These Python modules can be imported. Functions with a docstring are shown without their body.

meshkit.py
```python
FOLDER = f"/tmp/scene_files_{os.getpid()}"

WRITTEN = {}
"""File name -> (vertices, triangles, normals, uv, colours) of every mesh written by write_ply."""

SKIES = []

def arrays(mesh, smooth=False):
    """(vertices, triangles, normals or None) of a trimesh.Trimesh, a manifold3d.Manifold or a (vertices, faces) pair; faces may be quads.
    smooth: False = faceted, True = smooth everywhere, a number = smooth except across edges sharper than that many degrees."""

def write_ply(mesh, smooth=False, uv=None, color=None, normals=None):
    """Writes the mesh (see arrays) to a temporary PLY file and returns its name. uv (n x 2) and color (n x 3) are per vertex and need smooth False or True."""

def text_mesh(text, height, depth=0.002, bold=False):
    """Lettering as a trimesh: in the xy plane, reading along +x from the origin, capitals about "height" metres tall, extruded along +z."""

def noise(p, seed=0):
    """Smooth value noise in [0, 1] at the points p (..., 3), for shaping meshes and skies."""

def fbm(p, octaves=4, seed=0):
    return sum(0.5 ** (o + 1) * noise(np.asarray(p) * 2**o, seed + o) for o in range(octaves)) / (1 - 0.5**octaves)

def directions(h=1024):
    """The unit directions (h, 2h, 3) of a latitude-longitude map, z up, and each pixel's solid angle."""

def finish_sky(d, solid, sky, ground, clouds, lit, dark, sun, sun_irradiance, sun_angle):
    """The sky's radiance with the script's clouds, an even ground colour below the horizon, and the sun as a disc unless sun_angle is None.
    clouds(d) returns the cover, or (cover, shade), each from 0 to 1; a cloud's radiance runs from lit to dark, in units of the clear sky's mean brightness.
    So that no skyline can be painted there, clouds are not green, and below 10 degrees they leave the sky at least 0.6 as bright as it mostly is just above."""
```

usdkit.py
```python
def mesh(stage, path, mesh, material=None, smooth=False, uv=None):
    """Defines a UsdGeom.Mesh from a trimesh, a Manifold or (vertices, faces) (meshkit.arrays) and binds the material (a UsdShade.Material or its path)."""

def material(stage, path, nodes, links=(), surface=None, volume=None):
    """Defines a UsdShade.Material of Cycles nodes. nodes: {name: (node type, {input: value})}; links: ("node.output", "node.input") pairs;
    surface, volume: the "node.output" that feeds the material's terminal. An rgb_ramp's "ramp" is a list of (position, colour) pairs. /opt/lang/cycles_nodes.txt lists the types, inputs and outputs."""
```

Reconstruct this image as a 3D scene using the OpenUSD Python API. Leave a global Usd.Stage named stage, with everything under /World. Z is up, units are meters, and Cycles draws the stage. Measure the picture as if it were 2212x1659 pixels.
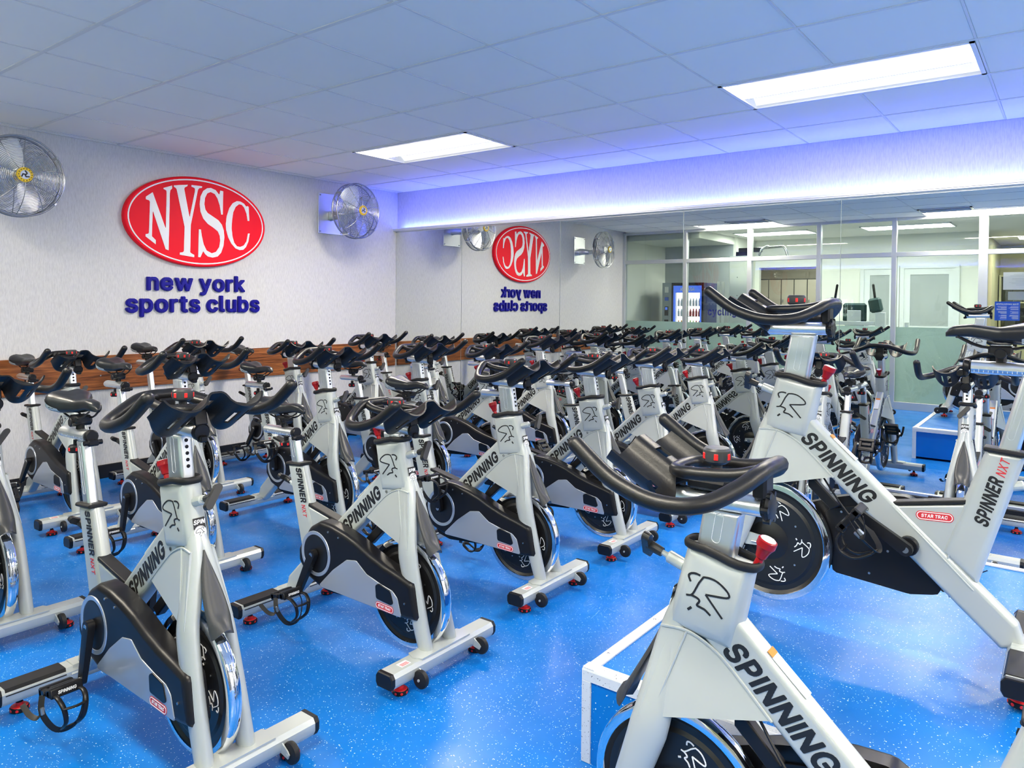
import math, random
import numpy as np, trimesh, shapely, shapely.affinity
from shapely.geometry import Polygon, LineString, Point, box as sbox
from shapely.ops import unary_union
import manifold3d as m3
import meshkit, usdkit
from pxr import Usd, UsdGeom, UsdLux, Gf, Sdf
random.seed(7); np.random.seed(7)
PI = math.pi
stage = Usd.Stage.CreateInMemory()
UsdGeom.SetStageUpAxis(stage, UsdGeom.Tokens.z); UsdGeom.SetStageMetersPerUnit(stage, 1.0)
UsdGeom.Xform.Define(stage, '/World'); UsdGeom.Scope.Define(stage, '/World/Looks')

# ---------------------------------------------------------------- camera, light levels, exposure
F_PX, CY, YAW, PITCH, ROLL, CAM_Z = 1586.1, 684.7, 0.9169, -0.0179, 0.0093, 1.38
EXPOSURE = 1.72
I_LAMP, LAMP_COLOR, LAMP_CONE = 10.8, (1.0, .90, .73), 95.0
E_TROFFER, E_HALL, E_LED = 1.6, 8.5, 26.0
LED_COLOR = (0.065, 0.10, 1.0)
cam = UsdGeom.Camera.Define(stage, '/World/camera')
fw = np.array([math.sin(YAW)*math.cos(PITCH), math.cos(YAW)*math.cos(PITCH), math.sin(PITCH)])
r0 = np.array([math.cos(YAW), -math.sin(YAW), 0]); u0 = np.cross(r0, fw)
rt = math.cos(ROLL)*r0 + math.sin(ROLL)*u0; up = -math.sin(ROLL)*r0 + math.cos(ROLL)*u0
cam.AddTransformOp().Set(Gf.Matrix4d(*rt, 0, *up, 0, *(-fw), 0, 0, 0, CAM_Z, 1))
cam.CreateHorizontalApertureAttr(36.0); cam.CreateVerticalApertureAttr(36.0*1659/2212)
cam.CreateFocalLengthAttr(36.0*F_PX/2212)
cam.CreateVerticalApertureOffsetAttr(-(829.5-CY)/2212*36.0)
cam.CreateHorizontalApertureOffsetAttr(0.0)
cam.CreateClippingRangeAttr(Gf.Vec2f(0.02, 100)); cam.CreateExposureAttr(EXPOSURE)
dome = UsdLux.DomeLight.Define(stage, '/World/dome'); dome.CreateIntensityAttr(0.05); dome.CreateColorAttr(Gf.Vec3f(0.9, 0.95, 1.0))

# ---------------------------------------------------------------- helpers
V = lambda *a: np.array(a, float)
def cat(*ms):
    ms = [m for m in ms if m is not None]
    vs, fs, n = [], [], 0
    for m in ms:
        v, f, _ = meshkit.arrays(m); vs.append(v); fs.append(f + n); n += len(v)
    return trimesh.Trimesh(np.vstack(vs), np.vstack(fs), process=False)
def xf(m, M=None, t=None):
    v, f, _ = meshkit.arrays(m)
    if M is not None: v = v @ np.asarray(M, float).T
    if t is not None: v = v + np.asarray(t, float)
    if M is not None and np.linalg.det(np.asarray(M, float)) < 0: f = f[:, ::-1]
    return trimesh.Trimesh(v, f, process=False)
def rotx(a): c, s = math.cos(a), math.sin(a); return np.array([[1,0,0],[0,c,-s],[0,s,c]])
def roty(a): c, s = math.cos(a), math.sin(a); return np.array([[c,0,s],[0,1,0],[-s,0,c]])
def rotz(a): c, s = math.cos(a), math.sin(a); return np.array([[c,-s,0],[s,c,0],[0,0,1]])
def bx(x0, x1, y0, y1, z0, z1, b=0.0):
    """box, its edges chamfered by b"""
    if b <= 0:
        m = trimesh.creation.box((x1-x0, y1-y0, z1-z0)); m.apply_translation(((x0+x1)/2, (y0+y1)/2, (z0+z1)/2)); return m
    p = []
    for sx in (0, 1):
        for sy in (0, 1):
            for sz in (0, 1):
                X, Y, Z = (x0, x1)[sx], (y0, y1)[sy], (z0, z1)[sz]
                dx, dy, dz = (b, -b)[sx], (b, -b)[sy], (b, -b)[sz]
                p += [(X, Y+dy, Z+dz), (X+dx, Y, Z+dz), (X+dx, Y+dy, Z)]
    return trimesh.convex.convex_hull(np.array(p))
def hull(p): return trimesh.convex.convex_hull(np.asarray(p, float))
def tube(pts, r, n=10, r2=None, caps=True, smooth=0, up=None, closed=False):
    """sweep a round or oval section (r by r2, r2 along the frame's second axis) along pts; rounded ends"""
    P = np.asarray(pts, float)
    if smooth:
        k = len(P); Q = []
        idx = range(k) if closed else range(k-1)
        for i in idx:
            g = (lambda j: P[j % k]) if closed else (lambda j: P[min(max(j, 0), k-1)])
            a, b, c, d = g(i-1), g(i), g(i+1), g(i+2)
            for t in np.linspace(0, 1, smooth, endpoint=False):
                Q.append(0.5*((2*b)+(c-a)*t+(2*a-5*b+4*c-d)*t*t+(3*b-a-3*c+d)*t**3))
        if not closed: Q.append(P[-1])
        P = np.array(Q)
    m = len(P)
    R = np.broadcast_to(np.asarray(r, float), (m,)) if np.ndim(r) == 0 or len(np.atleast_1d(r)) == m else np.interp(np.linspace(0, 1, m), np.linspace(0, 1, len(r)), r)
    R2 = R if r2 is None else (np.broadcast_to(np.asarray(r2, float), (m,)) if np.ndim(r2) == 0 else np.interp(np.linspace(0, 1, m), np.linspace(0, 1, len(r2)), r2))
    T = (np.roll(P, -1, 0)-np.roll(P, 1, 0)) if closed else np.gradient(P, axis=0)
    T = T/(np.linalg.norm(T, axis=1, keepdims=True)+1e-12)
    a = np.asarray(up, float) if up is not None else (V(0, 0, 1) if abs(T[0, 2]) < .9 else V(1, 0, 0))
    rings = []
    for i in range(m):
        a = a-T[i]*(a@T[i]); a = a/(np.linalg.norm(a)+1e-12); b = np.cross(T[i], a)
        rings.append((P[i], a.copy(), b, R[i], R2[i], T[i]))
    ang = np.arange(n)*2*PI/n
    rr = []
    if caps and not closed:
        p, A, B, x, y, t = rings[0]
        for q in (80, 50, 20): c, s = math.cos(math.radians(q)), math.sin(math.radians(q)); rr.append((p-t*min(x, y)*s*caps, A, B, x*c, y*c))
    for p, A, B, x, y, t in rings: rr.append((p, A, B, x, y))
    if caps and not closed:
        p, A, B, x, y, t = rings[-1]
        for q in (20, 50, 80): c, s = math.cos(math.radians(q)), math.sin(math.radians(q)); rr.append((p+t*min(x, y)*s*caps, A, B, x*c, y*c))
    v = np.array([p+x*np.cos(q)*A+y*np.sin(q)*B for p, A, B, x, y in rr for q in ang])
    k = len(rr); f = []
    for i in range(k if closed else k-1):
        for j in range(n):
            p0, p1 = i*n+j, i*n+(j+1) % n; q0, q1 = ((i+1) % k)*n+j, ((i+1) % k)*n+(j+1) % n
            f += [(p0, p1, q1), (p0, q1, q0)]
    if not closed:
        v = np.vstack([v, rr[0][0], rr[-1][0]]); s, e = len(v)-2, len(v)-1
        for j in range(n):
            f.append((s, (j+1) % n, j)); f.append((e, (k-1)*n+j, (k-1)*n+(j+1) % n))
    return trimesh.Trimesh(v, np.array(f), process=False)
def lathe(prof, n=24, axis='z', c=(0, 0, 0)):
    """revolve (radius, height) pairs, listed so that the solid is closed"""
    prof = np.asarray(prof, float); k = len(prof); a = np.arange(n)*2*PI/n
    v = np.array([(r*math.cos(q), r*math.sin(q), h) for r, h in prof for q in a]); f = []
    for i in range(k-1):
        for j in range(n):
            p0, p1, q0, q1 = i*n+j, i*n+(j+1) % n, (i+1)*n+j, (i+1)*n+(j+1) % n
            if prof[i][0] > 1e-9: f.append((p0, p1, q1))
            if prof[i+1][0] > 1e-9: f.append((p0, q1, q0))
    m = trimesh.Trimesh(v, np.array(f), process=False)
    M = {'z': np.eye(3), 'x': np.array([[0,0,1],[1,0,0],[0,1,0]]), 'y': np.array([[0,1,0],[0,0,1],[1,0,0]])}[axis]
    return xf(m, M, c)
def cyl(p, q, r, n=16, b=0.0):
    p, q = V(*p), V(*q); L = np.linalg.norm(q-p)
    pr = [(0, 0), (r-b, 0), (r, b), (r, L-b), (r-b, L), (0, L)] if b else [(0, 0), (r, 0), (r, L), (0, L)]
    m = lathe(pr, n); d = (q-p)/L
    a = V(1, 0, 0) if abs(d[0]) < .9 else V(0, 1, 0); a = a-d*(a@d); a /= np.linalg.norm(a)
    return xf(m, np.stack([a, np.cross(d, a), d], 1), p)
def flat(poly, d):
    """extrude a shapely shape by d along +z"""
    g = [q for q in getattr(poly, 'geoms', [poly]) if q.area > 1e-9]
    return cat(*[trimesh.creation.extrude_polygon(q, d, engine='earcut') for q in g])
TXT = {}
def glyph(ch, fat):
    """one letter as a shapely shape, capitals 1 tall, starting at x=0; the capital I is a plain bar"""
    if ch == 'I': return sbox(0, 0, .19+fat, 1.0)
    v, f, _ = meshkit.arrays(meshkit.text_mesh(ch, 1.0, 1.0, True)); t = v[f]; t = t[(t[:, :, 2] > .5).all(1)]
    g = unary_union([Polygon(q[:, :2]).buffer(.004) for q in t]).buffer(fat/2).simplify(.008); return shapely.affinity.translate(g, -g.bounds[0], 0)
def text(t, h, depth=.001, bold=True, shear=0.0, width=None, fat=0.05):
    """lettering in xy from the origin; width squeezes it to that length"""
    k = (t, bold)
    if k not in TXT:
        x, out = 0.0, []
        for ch in t:
            if ch == ' ': x += .38; continue
            g = glyph(ch, fat if bold else -.035); out.append(shapely.affinity.translate(g, x, 0)); x += g.bounds[2]+(.13 if bold else .2)
        TXT[k] = flat(unary_union(out), 1.0)
    v, f, _ = meshkit.arrays(TXT[k]); v = v.copy(); v[:, 0] -= v[:, 0].min(); w = v[:, 0].max()
    v = v*[h if width is None else width/w, h, depth]; v[:, 0] += shear*v[:, 1]
    return trimesh.Trimesh(v, f, process=False)
USED = {}
def numbered(path):
    if path not in USED: USED[path] = 0; return path
    USED[path] += 1; return '%s_%03d' % (path, USED[path])
def setd(p, **k):
    p = p.GetPrim() if hasattr(p, 'GetPrim') else p
    for a, b in k.items():
        if b: p.SetCustomDataByKey(a, b)
    return p
def pth(parent): return '/World' if parent is None else str((parent.GetPrim() if hasattr(parent, 'GetPrim') else parent).GetPath())
def obj(name, mesh, mat, parent=None, smooth=30, label=None, cat_=None, group=None, kind=None):
    m = usdkit.mesh(stage, numbered(pth(parent)+'/'+name), mesh, MAT[mat], smooth=smooth)
    setd(m, label=label, category=cat_, group=group, kind=kind); return m
def thing(name, label, cat_, loc=(0, 0, 0), rz=0.0, group=None, kind=None):
    x = UsdGeom.Xform.Define(stage, numbered('/World/'+name)); x.AddTranslateOp().Set(Gf.Vec3d(*map(float, loc))); x.AddRotateZOp().Set(float(rz))
    setd(x, label=label, category=cat_, group=group, kind=kind); return x
def dup(src, label, loc, rz=0.0, group=None, name=None):
    sp = src.GetPrim(); base = name or __import__('re').sub(r'_\d{3}$', '', sp.GetName())
    x = UsdGeom.Xform.Define(stage, numbered('/World/'+base))
    x.GetPrim().GetReferences().AddInternalReference(sp.GetPath()); x.GetPrim().SetInstanceable(True)
    x.GetPrim().GetAttribute('xformOp:translate').Set(Gf.Vec3d(*map(float, loc))); x.GetPrim().GetAttribute('xformOp:rotateZ').Set(float(rz))
    setd(x, label=label, group=group); return x
def struct(name, mesh, mat, label, parent=None, smooth=30): return obj(name, mesh, mat, parent, smooth, label, kind='structure')

# ---------------------------------------------------------------- materials
MAT = {}
def mat(name, color, rough=.5, metal=0.0, spec=.5, coat=0.0, emit=None, trans=0.0, ior=1.5):
    p = dict(base_color=color, roughness=rough, metallic=metal, specular_ior_level=spec, ior=ior)
    if coat: p.update(coat_weight=coat, coat_roughness=.08)
    if trans: p.update(transmission_weight=trans)
    if emit: p.update(emission_color=emit[0], emission_strength=emit[1])
    MAT[name] = usdkit.material(stage, '/World/Looks/'+name, {'p': ('principled_bsdf', p)}, surface='p.BSDF')
def gmat(name, nodes, links, surface='p.BSDF'): MAT[name] = usdkit.material(stage, '/World/Looks/'+name, nodes, links, surface=surface)
mat('frame_paint', (.475, .51, .50), .32, .15, .5, .35)
mat('aluminium', (.70, .73, .75), .36, .9)
mat('aluminium_bright', (.80, .83, .85), .34, .95)
mat('chrome', (.88, .89, .91), .05, 1.0)
mat('steel', (.55, .57, .58), .3, 1.0)
mat('black_plastic', (.009, .009, .011), .36, 0, .32)
mat('black_rubber', (.013, .013, .014), .5, 0, .35)
gmat('grip', {'tc': ('texture_coordinate', {}), 'n': ('noise_texture', {'scale': 260.0, 'detail': 2.0}), 'b': ('bump', {'strength': .12, 'distance': .002}), 'p': ('principled_bsdf', dict(base_color=(.009, .009, .010), roughness=.38, specular_ior_level=.38))}, [('tc.object', 'n.vector'), ('n.fac', 'b.height'), ('b.normal', 'p.normal')])
mat('saddle_vinyl', (.016, .017, .020), .34, 0, .45)
mat('shroud_grey', (.045, .047, .05), .33)
mat('panel_silver', (.40, .44, .50), .25, .35, .5, .3)
mat('wheel_black', (.010, .010, .011), .35)
mat('handle_grey', (.022, .023, .025), .38, 0, .4)
mat('window_black', (.006, .006, .007), .3)
mat('red', (.33, .005, .010), .3, 0, .4)
mat('red_dot', (.75, .02, .02), .4)
mat('white_print', (.85, .86, .87), .5)
mat('silver_print', (.62, .66, .70), .4)
mat('black_print', (.012, .012, .013), .45)
mat('red_print', (.62, .03, .04), .45)
mat('orange_print', (.9, .25, .03), .5)
mat('sign_red', (.95, .008, .026), .5, 0, .15)
mat('sign_white', (.86, .86, .86), .4)
mat('sign_blue', (.006, .004, .27), .4, 0, .25)
mat('blue_print', (.01, .10, .62), .45)
mat('yellow', (.75, .50, .02), .4)
mat('bright_ring', (.55, .60, .66), .25, .6)
mat('tile_white', (.91, .90, .86), .85)
mat('grid_white', (.74, .74, .73), .5)
mat('base_black', (.008, .008, .009), .4)
mat('troffer_white', (.86, .86, .86), .5)
mat('troffer_glow', (.9, .9, .9), .5, emit=((1.0, .985, .955), E_TROFFER))
mat('troffer_dim', (.8, .8, .8), .5, emit=((1.0, .985, .955), .22))
mat('hall_glow', (.9, .9, .9), .5, emit=((1.0, .985, .93), E_HALL))
mat('led_blue', (.5, .5, .9), .5, emit=(LED_COLOR, E_LED))
mat('mirror', (.76, .79, .76), .0, 1.0)
mat('mullion_grey', (.60, .63, .65), .38, .5)
mat('fan_wire', (.42, .43, .45), .22, 1.0)
mat('blue_letter', (.012, .03, .45), .4)
mat('mirror_edge', (.30, .34, .34), .3, .6)
mat('hall_white', (.78, .80, .73), .7)
mat('hall_grey', (.38, .42, .43), .7)
mat('hall_floor', (.20, .21, .21), .5)
mat('locker', (.46, .42, .34), .5)
mat('dark_room', (.05, .05, .045), .6)
mat('khaki', (.50, .47, .28), .6)
mat('machine_white', (.74, .78, .79), .35)
mat('pad_green', (.015, .055, .055), .45)
mat('vending_grey', (.30, .35, .38), .4)
mat('vending_blue', (.01, .025, .10), .3)
mat('vending_glow', (.8, .85, .9), .4, emit=((.9, .95, 1.0), 1.6))
mat('vending_header', (.02, .06, .30), .4, emit=((.05, .12, .6), .5))
mat('bottle_red', (.5, .05, .05), .3); mat('bottle_green', (.35, .6, .08), .3); mat('bottle_orange', (.8, .3, .04), .3); mat('bottle_white', (.75, .78, .8), .3)
mat('paper', (.82, .83, .82), .6)
mat('paper_grey', (.45, .48, .48), .6)
gmat('glass', {'t': ('transparent_bsdf', {'color': (.93, .97, .95)}), 'g': ('glossy_bsdf', {'color': (1, 1, 1), 'roughness': 0.0}), 'fr': ('fresnel', {'IOR': 1.45}), 'm': ('mix_closure', {})},
     [('fr.fac', 'm.fac'), ('t.BSDF', 'm.closure1'), ('g.BSDF', 'm.closure2')], 'm.closure')
gmat('frosted_film', {'t': ('transparent_bsdf', {'color': (.85, .95, .92)}), 'd': ('translucent_bsdf', {'color': (.76, .87, .83)}), 'd2': ('diffuse_bsdf', {'color': (.72, .82, .79)}), 'm1': ('mix_closure', {'fac': .5}), 'm': ('mix_closure', {'fac': .88})},
     [('d.BSDF', 'm1.closure1'), ('d2.BSDF', 'm1.closure2'), ('t.BSDF', 'm.closure1'), ('m1.closure', 'm.closure2')], 'm.closure')
def wall_mat(name, c1, c2):
    gmat(name, {'tc': ('geometry', {}), 'mp': ('mapping', {'scale': (130.0, 130.0, 22.0)}), 'n': ('noise_texture', {'scale': 1.0, 'detail': 3.0, 'roughness': .6}),
                'r': ('rgb_ramp', {'ramp': [(.30, c1), (.62, c2)]}), 'b': ('bump', {'strength': .35, 'distance': .003}), 'p': ('principled_bsdf', dict(roughness=.62, specular_ior_level=.35))},
         [('tc.position', 'mp.vector'), ('mp.vector', 'n.vector'), ('n.fac', 'r.fac'), ('r.color', 'p.base_color'), ('n.fac', 'b.height'), ('b.normal', 'p.normal')])
wall_mat('wallpaper', (.585, .585, .58), (.70, .70, .69))
def floor_mat(name, c1, c2):
    gmat(name, {'tc': ('geometry', {}), 'v': ('voronoi_texture', {'scale': 62.0, 'randomness': 1.0}), 'wn': ('separate_color', {}), 'lt': ('math', {'math_type': 'less_than', 'value2': .13}), 'gt': ('math', {'math_type': 'greater_than', 'value2': .42}), 'mu': ('math', {'math_type': 'multiply'}),
                'v2': ('voronoi_texture', {'scale': 170.0}), 's2': ('separate_color', {}), 'lt2': ('math', {'math_type': 'less_than', 'value2': .21}), 'gt2': ('math', {'math_type': 'greater_than', 'value2': .72}), 'mu2': ('math', {'math_type': 'multiply'}), 'mx': ('math', {'math_type': 'maximum'}),
                'n': ('noise_texture', {'scale': 1.3, 'detail': 4.0}), 'r': ('rgb_ramp', {'ramp': [(.3, c1), (.7, c2)]}), 'mix': ('mix', {'color2': (.62, .76, .86)}),
                'n2': ('noise_texture', {'scale': 420.0, 'detail': 1.0}), 'b': ('bump', {'strength': .10, 'distance': .001}),
                'nr': ('noise_texture', {'scale': 5.0, 'detail': 3.0}), 'rr': ('map_range', {'from_min': .3, 'from_max': .7, 'to_min': .24, 'to_max': .36}),
                'p': ('principled_bsdf', dict(roughness=.3, specular_ior_level=.36))},
         [('tc.position', 'v.vector'), ('v.distance', 'lt.value1'), ('v.color', 'wn.color'), ('wn.r', 'gt.value1'), ('lt.value', 'mu.value1'), ('gt.value', 'mu.value2'),
          ('tc.position', 'v2.vector'), ('v2.distance', 'lt2.value1'), ('v2.color', 's2.color'), ('s2.r', 'gt2.value1'), ('lt2.value', 'mu2.value1'), ('gt2.value', 'mu2.value2'), ('mu.value', 'mx.value1'), ('mu2.value', 'mx.value2'),
          ('tc.position', 'n.vector'), ('n.fac', 'r.fac'), ('r.color', 'mix.color1'), ('mx.value', 'mix.fac'), ('mix.color', 'p.base_color'),
          ('tc.position', 'n2.vector'), ('n2.fac', 'b.height'), ('b.normal', 'p.normal'), ('tc.position', 'nr.vector'), ('nr.fac', 'rr.value'), ('rr.result', 'p.roughness')])
floor_mat('blue_rubber', (.002, .150, .54), (.003, .178, .62))
gmat('oak', {'tc': ('geometry', {}), 'mp': ('mapping', {'scale': (1.1, 6.0, 26.0)}), 'n': ('noise_texture', {'scale': 1.6, 'detail': 5.0, 'roughness': .62, 'distortion': 1.1}), 'r': ('rgb_ramp', {'ramp': [(.30, (.07, .018, .005)), (.46, (.25, .075, .018)), (.62, (.42, .145, .04))]}),
             'mp2': ('mapping', {'scale': (9.0, 9.0, 240.0)}), 'n2': ('noise_texture', {'scale': 1.0, 'detail': 2.0}), 'r2': ('rgb_ramp', {'ramp': [(.35, (.45, .45, .45)), (.55, (1, 1, 1))]}), 'm': ('mix', {'mix_type': 'multiply', 'fac': .8}), 'p': ('principled_bsdf', dict(roughness=.35))},
     [('tc.position', 'mp.vector'), ('mp.vector', 'n.vector'), ('n.fac', 'r.fac'), ('tc.position', 'mp2.vector'), ('mp2.vector', 'n2.vector'), ('n2.fac', 'r2.fac'), ('r.color', 'm.color1'), ('r2.color', 'm.color2'), ('m.color', 'p.base_color')])
gmat('trim_speckled', {'tc': ('geometry', {}), 'v': ('noise_texture', {'scale': 210.0, 'detail': 2.0}), 'r': ('rgb_ramp', {'ramp': [(.29, (.10, .11, .14)), (.34, (.72, .74, .75))]}), 'p': ('principled_bsdf', dict(roughness=.4, metallic=.2))}, [('tc.position', 'v.vector'), ('v.fac', 'r.fac'), ('r.color', 'p.base_color')])
mat('trim_white', (.74, .76, .77), .4, .2)

# ---------------------------------------------------------------- room shell
XM, YL, CEIL, YB, XS = 5.655, 5.955, 2.59, -3.25, 0.235     # mirror plane, logo wall, ceiling, far end behind the podium, glazed front
struct('floor', bx(XS-.05, XM+.1, YB-.1, YL+.1, -.06, 0), 'blue_rubber', 'blue speckled rubber sport floor')
struct('wall_left', bx(.99, XM+.12, YL, YL+.12, 0, CEIL+.1), 'wallpaper', 'white streaked wallpaper wall behind the logo')
struct('wall_pier', bx(XS-.05, .99, YL+.145, YL+.27, 0, CEIL+.1), 'wallpaper', 'set-back white wall strip beside the glass front')
struct('wall_right', bx(XM+.02, XM+.14, YB, YL, 0, CEIL+.1), 'wallpaper', 'streaked wall above the mirrors washed with blue light')
struct('wall_rear', bx(XS-.05, XM+.1, YB-.12, YB, 0, CEIL+.1), 'wallpaper', 'white wallpaper wall past the podium')
struct('baseboard_left', bx(.99, XM-.03, YL-.012, YL, 0, .105, .003), 'base_black', 'black baseboard under the logo wall')
struct('baseboard_right', bx(XM-.014, XM+.02, YB, YL-.012, 0, .095, .003), 'base_black', 'black baseboard under the mirrors')
# mirrors
wm = thing('wall_mirror', 'frameless wall mirror of tall panels under the blue lit band', 'mirror')
ys = [YL, 4.99, 3.78, 2.565, 1.35, .135, -1.08, -2.30, YB]
for a, b in zip(ys[:-1], ys[1:]):
    pan = obj('mirror_panel', bx(XM, XM+.006, b+.002, a-.002, .115, 2.155), 'mirror', wm, False)
    obj('panel_edge', bx(XM-.0015, XM+.004, b-.0018, b+.0018, .115, 2.155), 'mirror_edge', pan, False)
obj('bottom_channel', bx(XM-.012, XM+.012, YB, YL, .095, .118, .003), 'aluminium', wm)
obj('top_channel', bx(XM-.004, XM+.012, YB, YL, 2.150, 2.162), 'aluminium', wm)
# ledge with the light strip
ledge = struct('trim_1', bx(XM-.045, XM+.02, YB, YL, 2.162, 2.176, .002), 'trim_white', 'slim white ledge that hides the blue light strip')
obj('ledge_lip', bx(XM-.045, XM-.038, YB, YL, 2.170, 2.192, .002), 'trim_white', ledge)
led = obj('light_strip', bx(XM-.030, XM-.016, YB+.05, YL-.10, 2.178, 2.186), 'led_blue', None, False, 'thin blue light strip on the ledge above the mirrors', 'light strip')
# wood board
rail = struct('trim_2', bx(.99, XM-.02, YL-.022, YL, .69, .952, .003), 'oak', 'brown oak bumper board along the logo wall')
for k in range(5): obj('screw_head', lathe([(0, 0), (.006, 0), (.004, .003), (0, .0035)], 10, 'y', (1.6+k*.95, YL-.0225-.0035, .80)), 'steel', rail)

# ceiling: tiles and grid
PX = [1.462+.6096*k for k in range(-3, 8)]; QY = [5.861-.6096*k for k in range(-1, 17)]
cl = struct('ceiling', bx(XS-.05, XM+.1, YB-.1, YL+.27, CEIL+.06, CEIL+.12), 'grid_white', 'white suspended tile ceiling')
fix = [(4, 2), (-2, 2), (4, 7), (-2, 7), (4, 12), (-2, 12), (1, 12)]              # column, first row of each lamp (two cells long)
taken = {(c, r+d) for c, r in fix for d in (0, 1)}
for i in range(len(PX)-1):
    for j in range(len(QY)-1):
        x0, x1 = max(PX[i], XS+.02), min(PX[i+1], XM+.02); y1, y0 = min(QY[j], YL+.02), max(QY[j+1], YB)
        if x1-x0 < .03 or y1-y0 < .03 or (i-3, j-1) in taken: continue
        obj('ceiling_tile', bx(x0+.004, x1-.004, y0+.004, y1-.004, CEIL+random.uniform(0, .0015), CEIL+.03, .004), 'tile_white', cl, False)
for x in PX:
    if XS+.02 < x < XM: obj('grid_bar', bx(x-.011, x+.011, YB, YL, CEIL-.003, CEIL+.012), 'grid_white', cl, False)
for y in QY:
    if YB < y < YL:
        cuts = sorted((PX[c+3], PX[c+4]) for c, r in fix if abs(QY[r+2]-y) < .01); xa = XS
        for p, q in cuts+[(XM, XM)]:
            if p-xa > .03: obj('grid_bar', bx(xa, p, y-.005, y+.005, CEIL-.002, CEIL+.012), 'grid_white', cl, False)
            xa = q
obj('wall_angle', bx(.99, XM, YL-.022, YL, CEIL-.004, CEIL+.01), 'grid_white', cl, False)
def troffer(name, glow, x0, x1, y0, y1, z, label):
    """recessed lamp: flange, white pan, curved glowing basket lens along one side, plain reflector along the other"""
    t = thing(name, label, 'ceiling light', ((x0+x1)/2, (y0+y1)/2, z), 0, 'recessed ceiling lamps')
    w, l = (x1-x0)/2, (y1-y0)/2
    obj('frame', cat(bx(-w, -w+.022, -l, l, -.006, .10), bx(w-.022, w, -l, l, -.006, .10), bx(-w, w, -l, -l+.02, -.006, .10), bx(-w, w, l-.02, l, -.006, .10), bx(-w, w, -l, l, .10, .115)), 'troffer_white', t, False)
    n = 14; prof = [(-w+.022+(w*1.15)*k/n, .012+.075*math.sin(PI*k/n)**.8) for k in range(n+1)]
    def sheet(pr):
        v = [(x, y, zz) for x, zz in pr for y in (-l+.02, l-.02)]; f = []
        for k in range(len(pr)-1): f += [(2*k, 2*k+1, 2*k+3), (2*k, 2*k+3, 2*k+2)]
        return trimesh.Trimesh(np.array(v), np.array(f), process=False)
    obj('lens', sheet(prof), glow, t, True)
    x2 = prof[-1][0]; pr2 = [(x2+(w-.022-x2)*k/8, .012+.05*math.sin(PI*k/8)) for k in range(9)]
    obj('reflector', sheet(pr2), 'troffer_dim', t, True)
    L_ = UsdLux.RectLight.Define(stage, str(t.GetPath())+'/lamp'); L_.CreateWidthAttr(1.1*w); L_.CreateHeightAttr(2*l-.08); L_.CreateIntensityAttr(I_LAMP*1.72); L_.CreateColorAttr(Gf.Vec3f(*LAMP_COLOR)); L_.AddTranslateOp().Set(Gf.Vec3d(-w+.03+.57*w, 0, .008))
    sh = UsdLux.ShapingAPI.Apply(L_.GetPrim()); sh.CreateShapingConeAngleAttr(LAMP_CONE); sh.CreateShapingConeSoftnessAttr(.4)
    obj('divider', bx(x2-.004, x2+.004, -l+.02, l-.02, .004, .02), 'troffer_white', t, False)
    return t
names = {(4, 2): 'recessed ceiling lamp nearest the corner of logo wall and mirrors', (-2, 2): 'recessed ceiling lamp by the glass front, nearer the logo wall', (4, 7): 'large recessed ceiling lamp near the mirrors above the podium bikes', (-2, 7): 'recessed ceiling lamp just inside the glass door', (4, 12): 'recessed ceiling lamp near the mirrors, at the podium end', (-2, 12): 'recessed ceiling lamp by the glass front, at the podium end', (1, 12): 'recessed ceiling lamp in mid ceiling at the podium end'}
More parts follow.
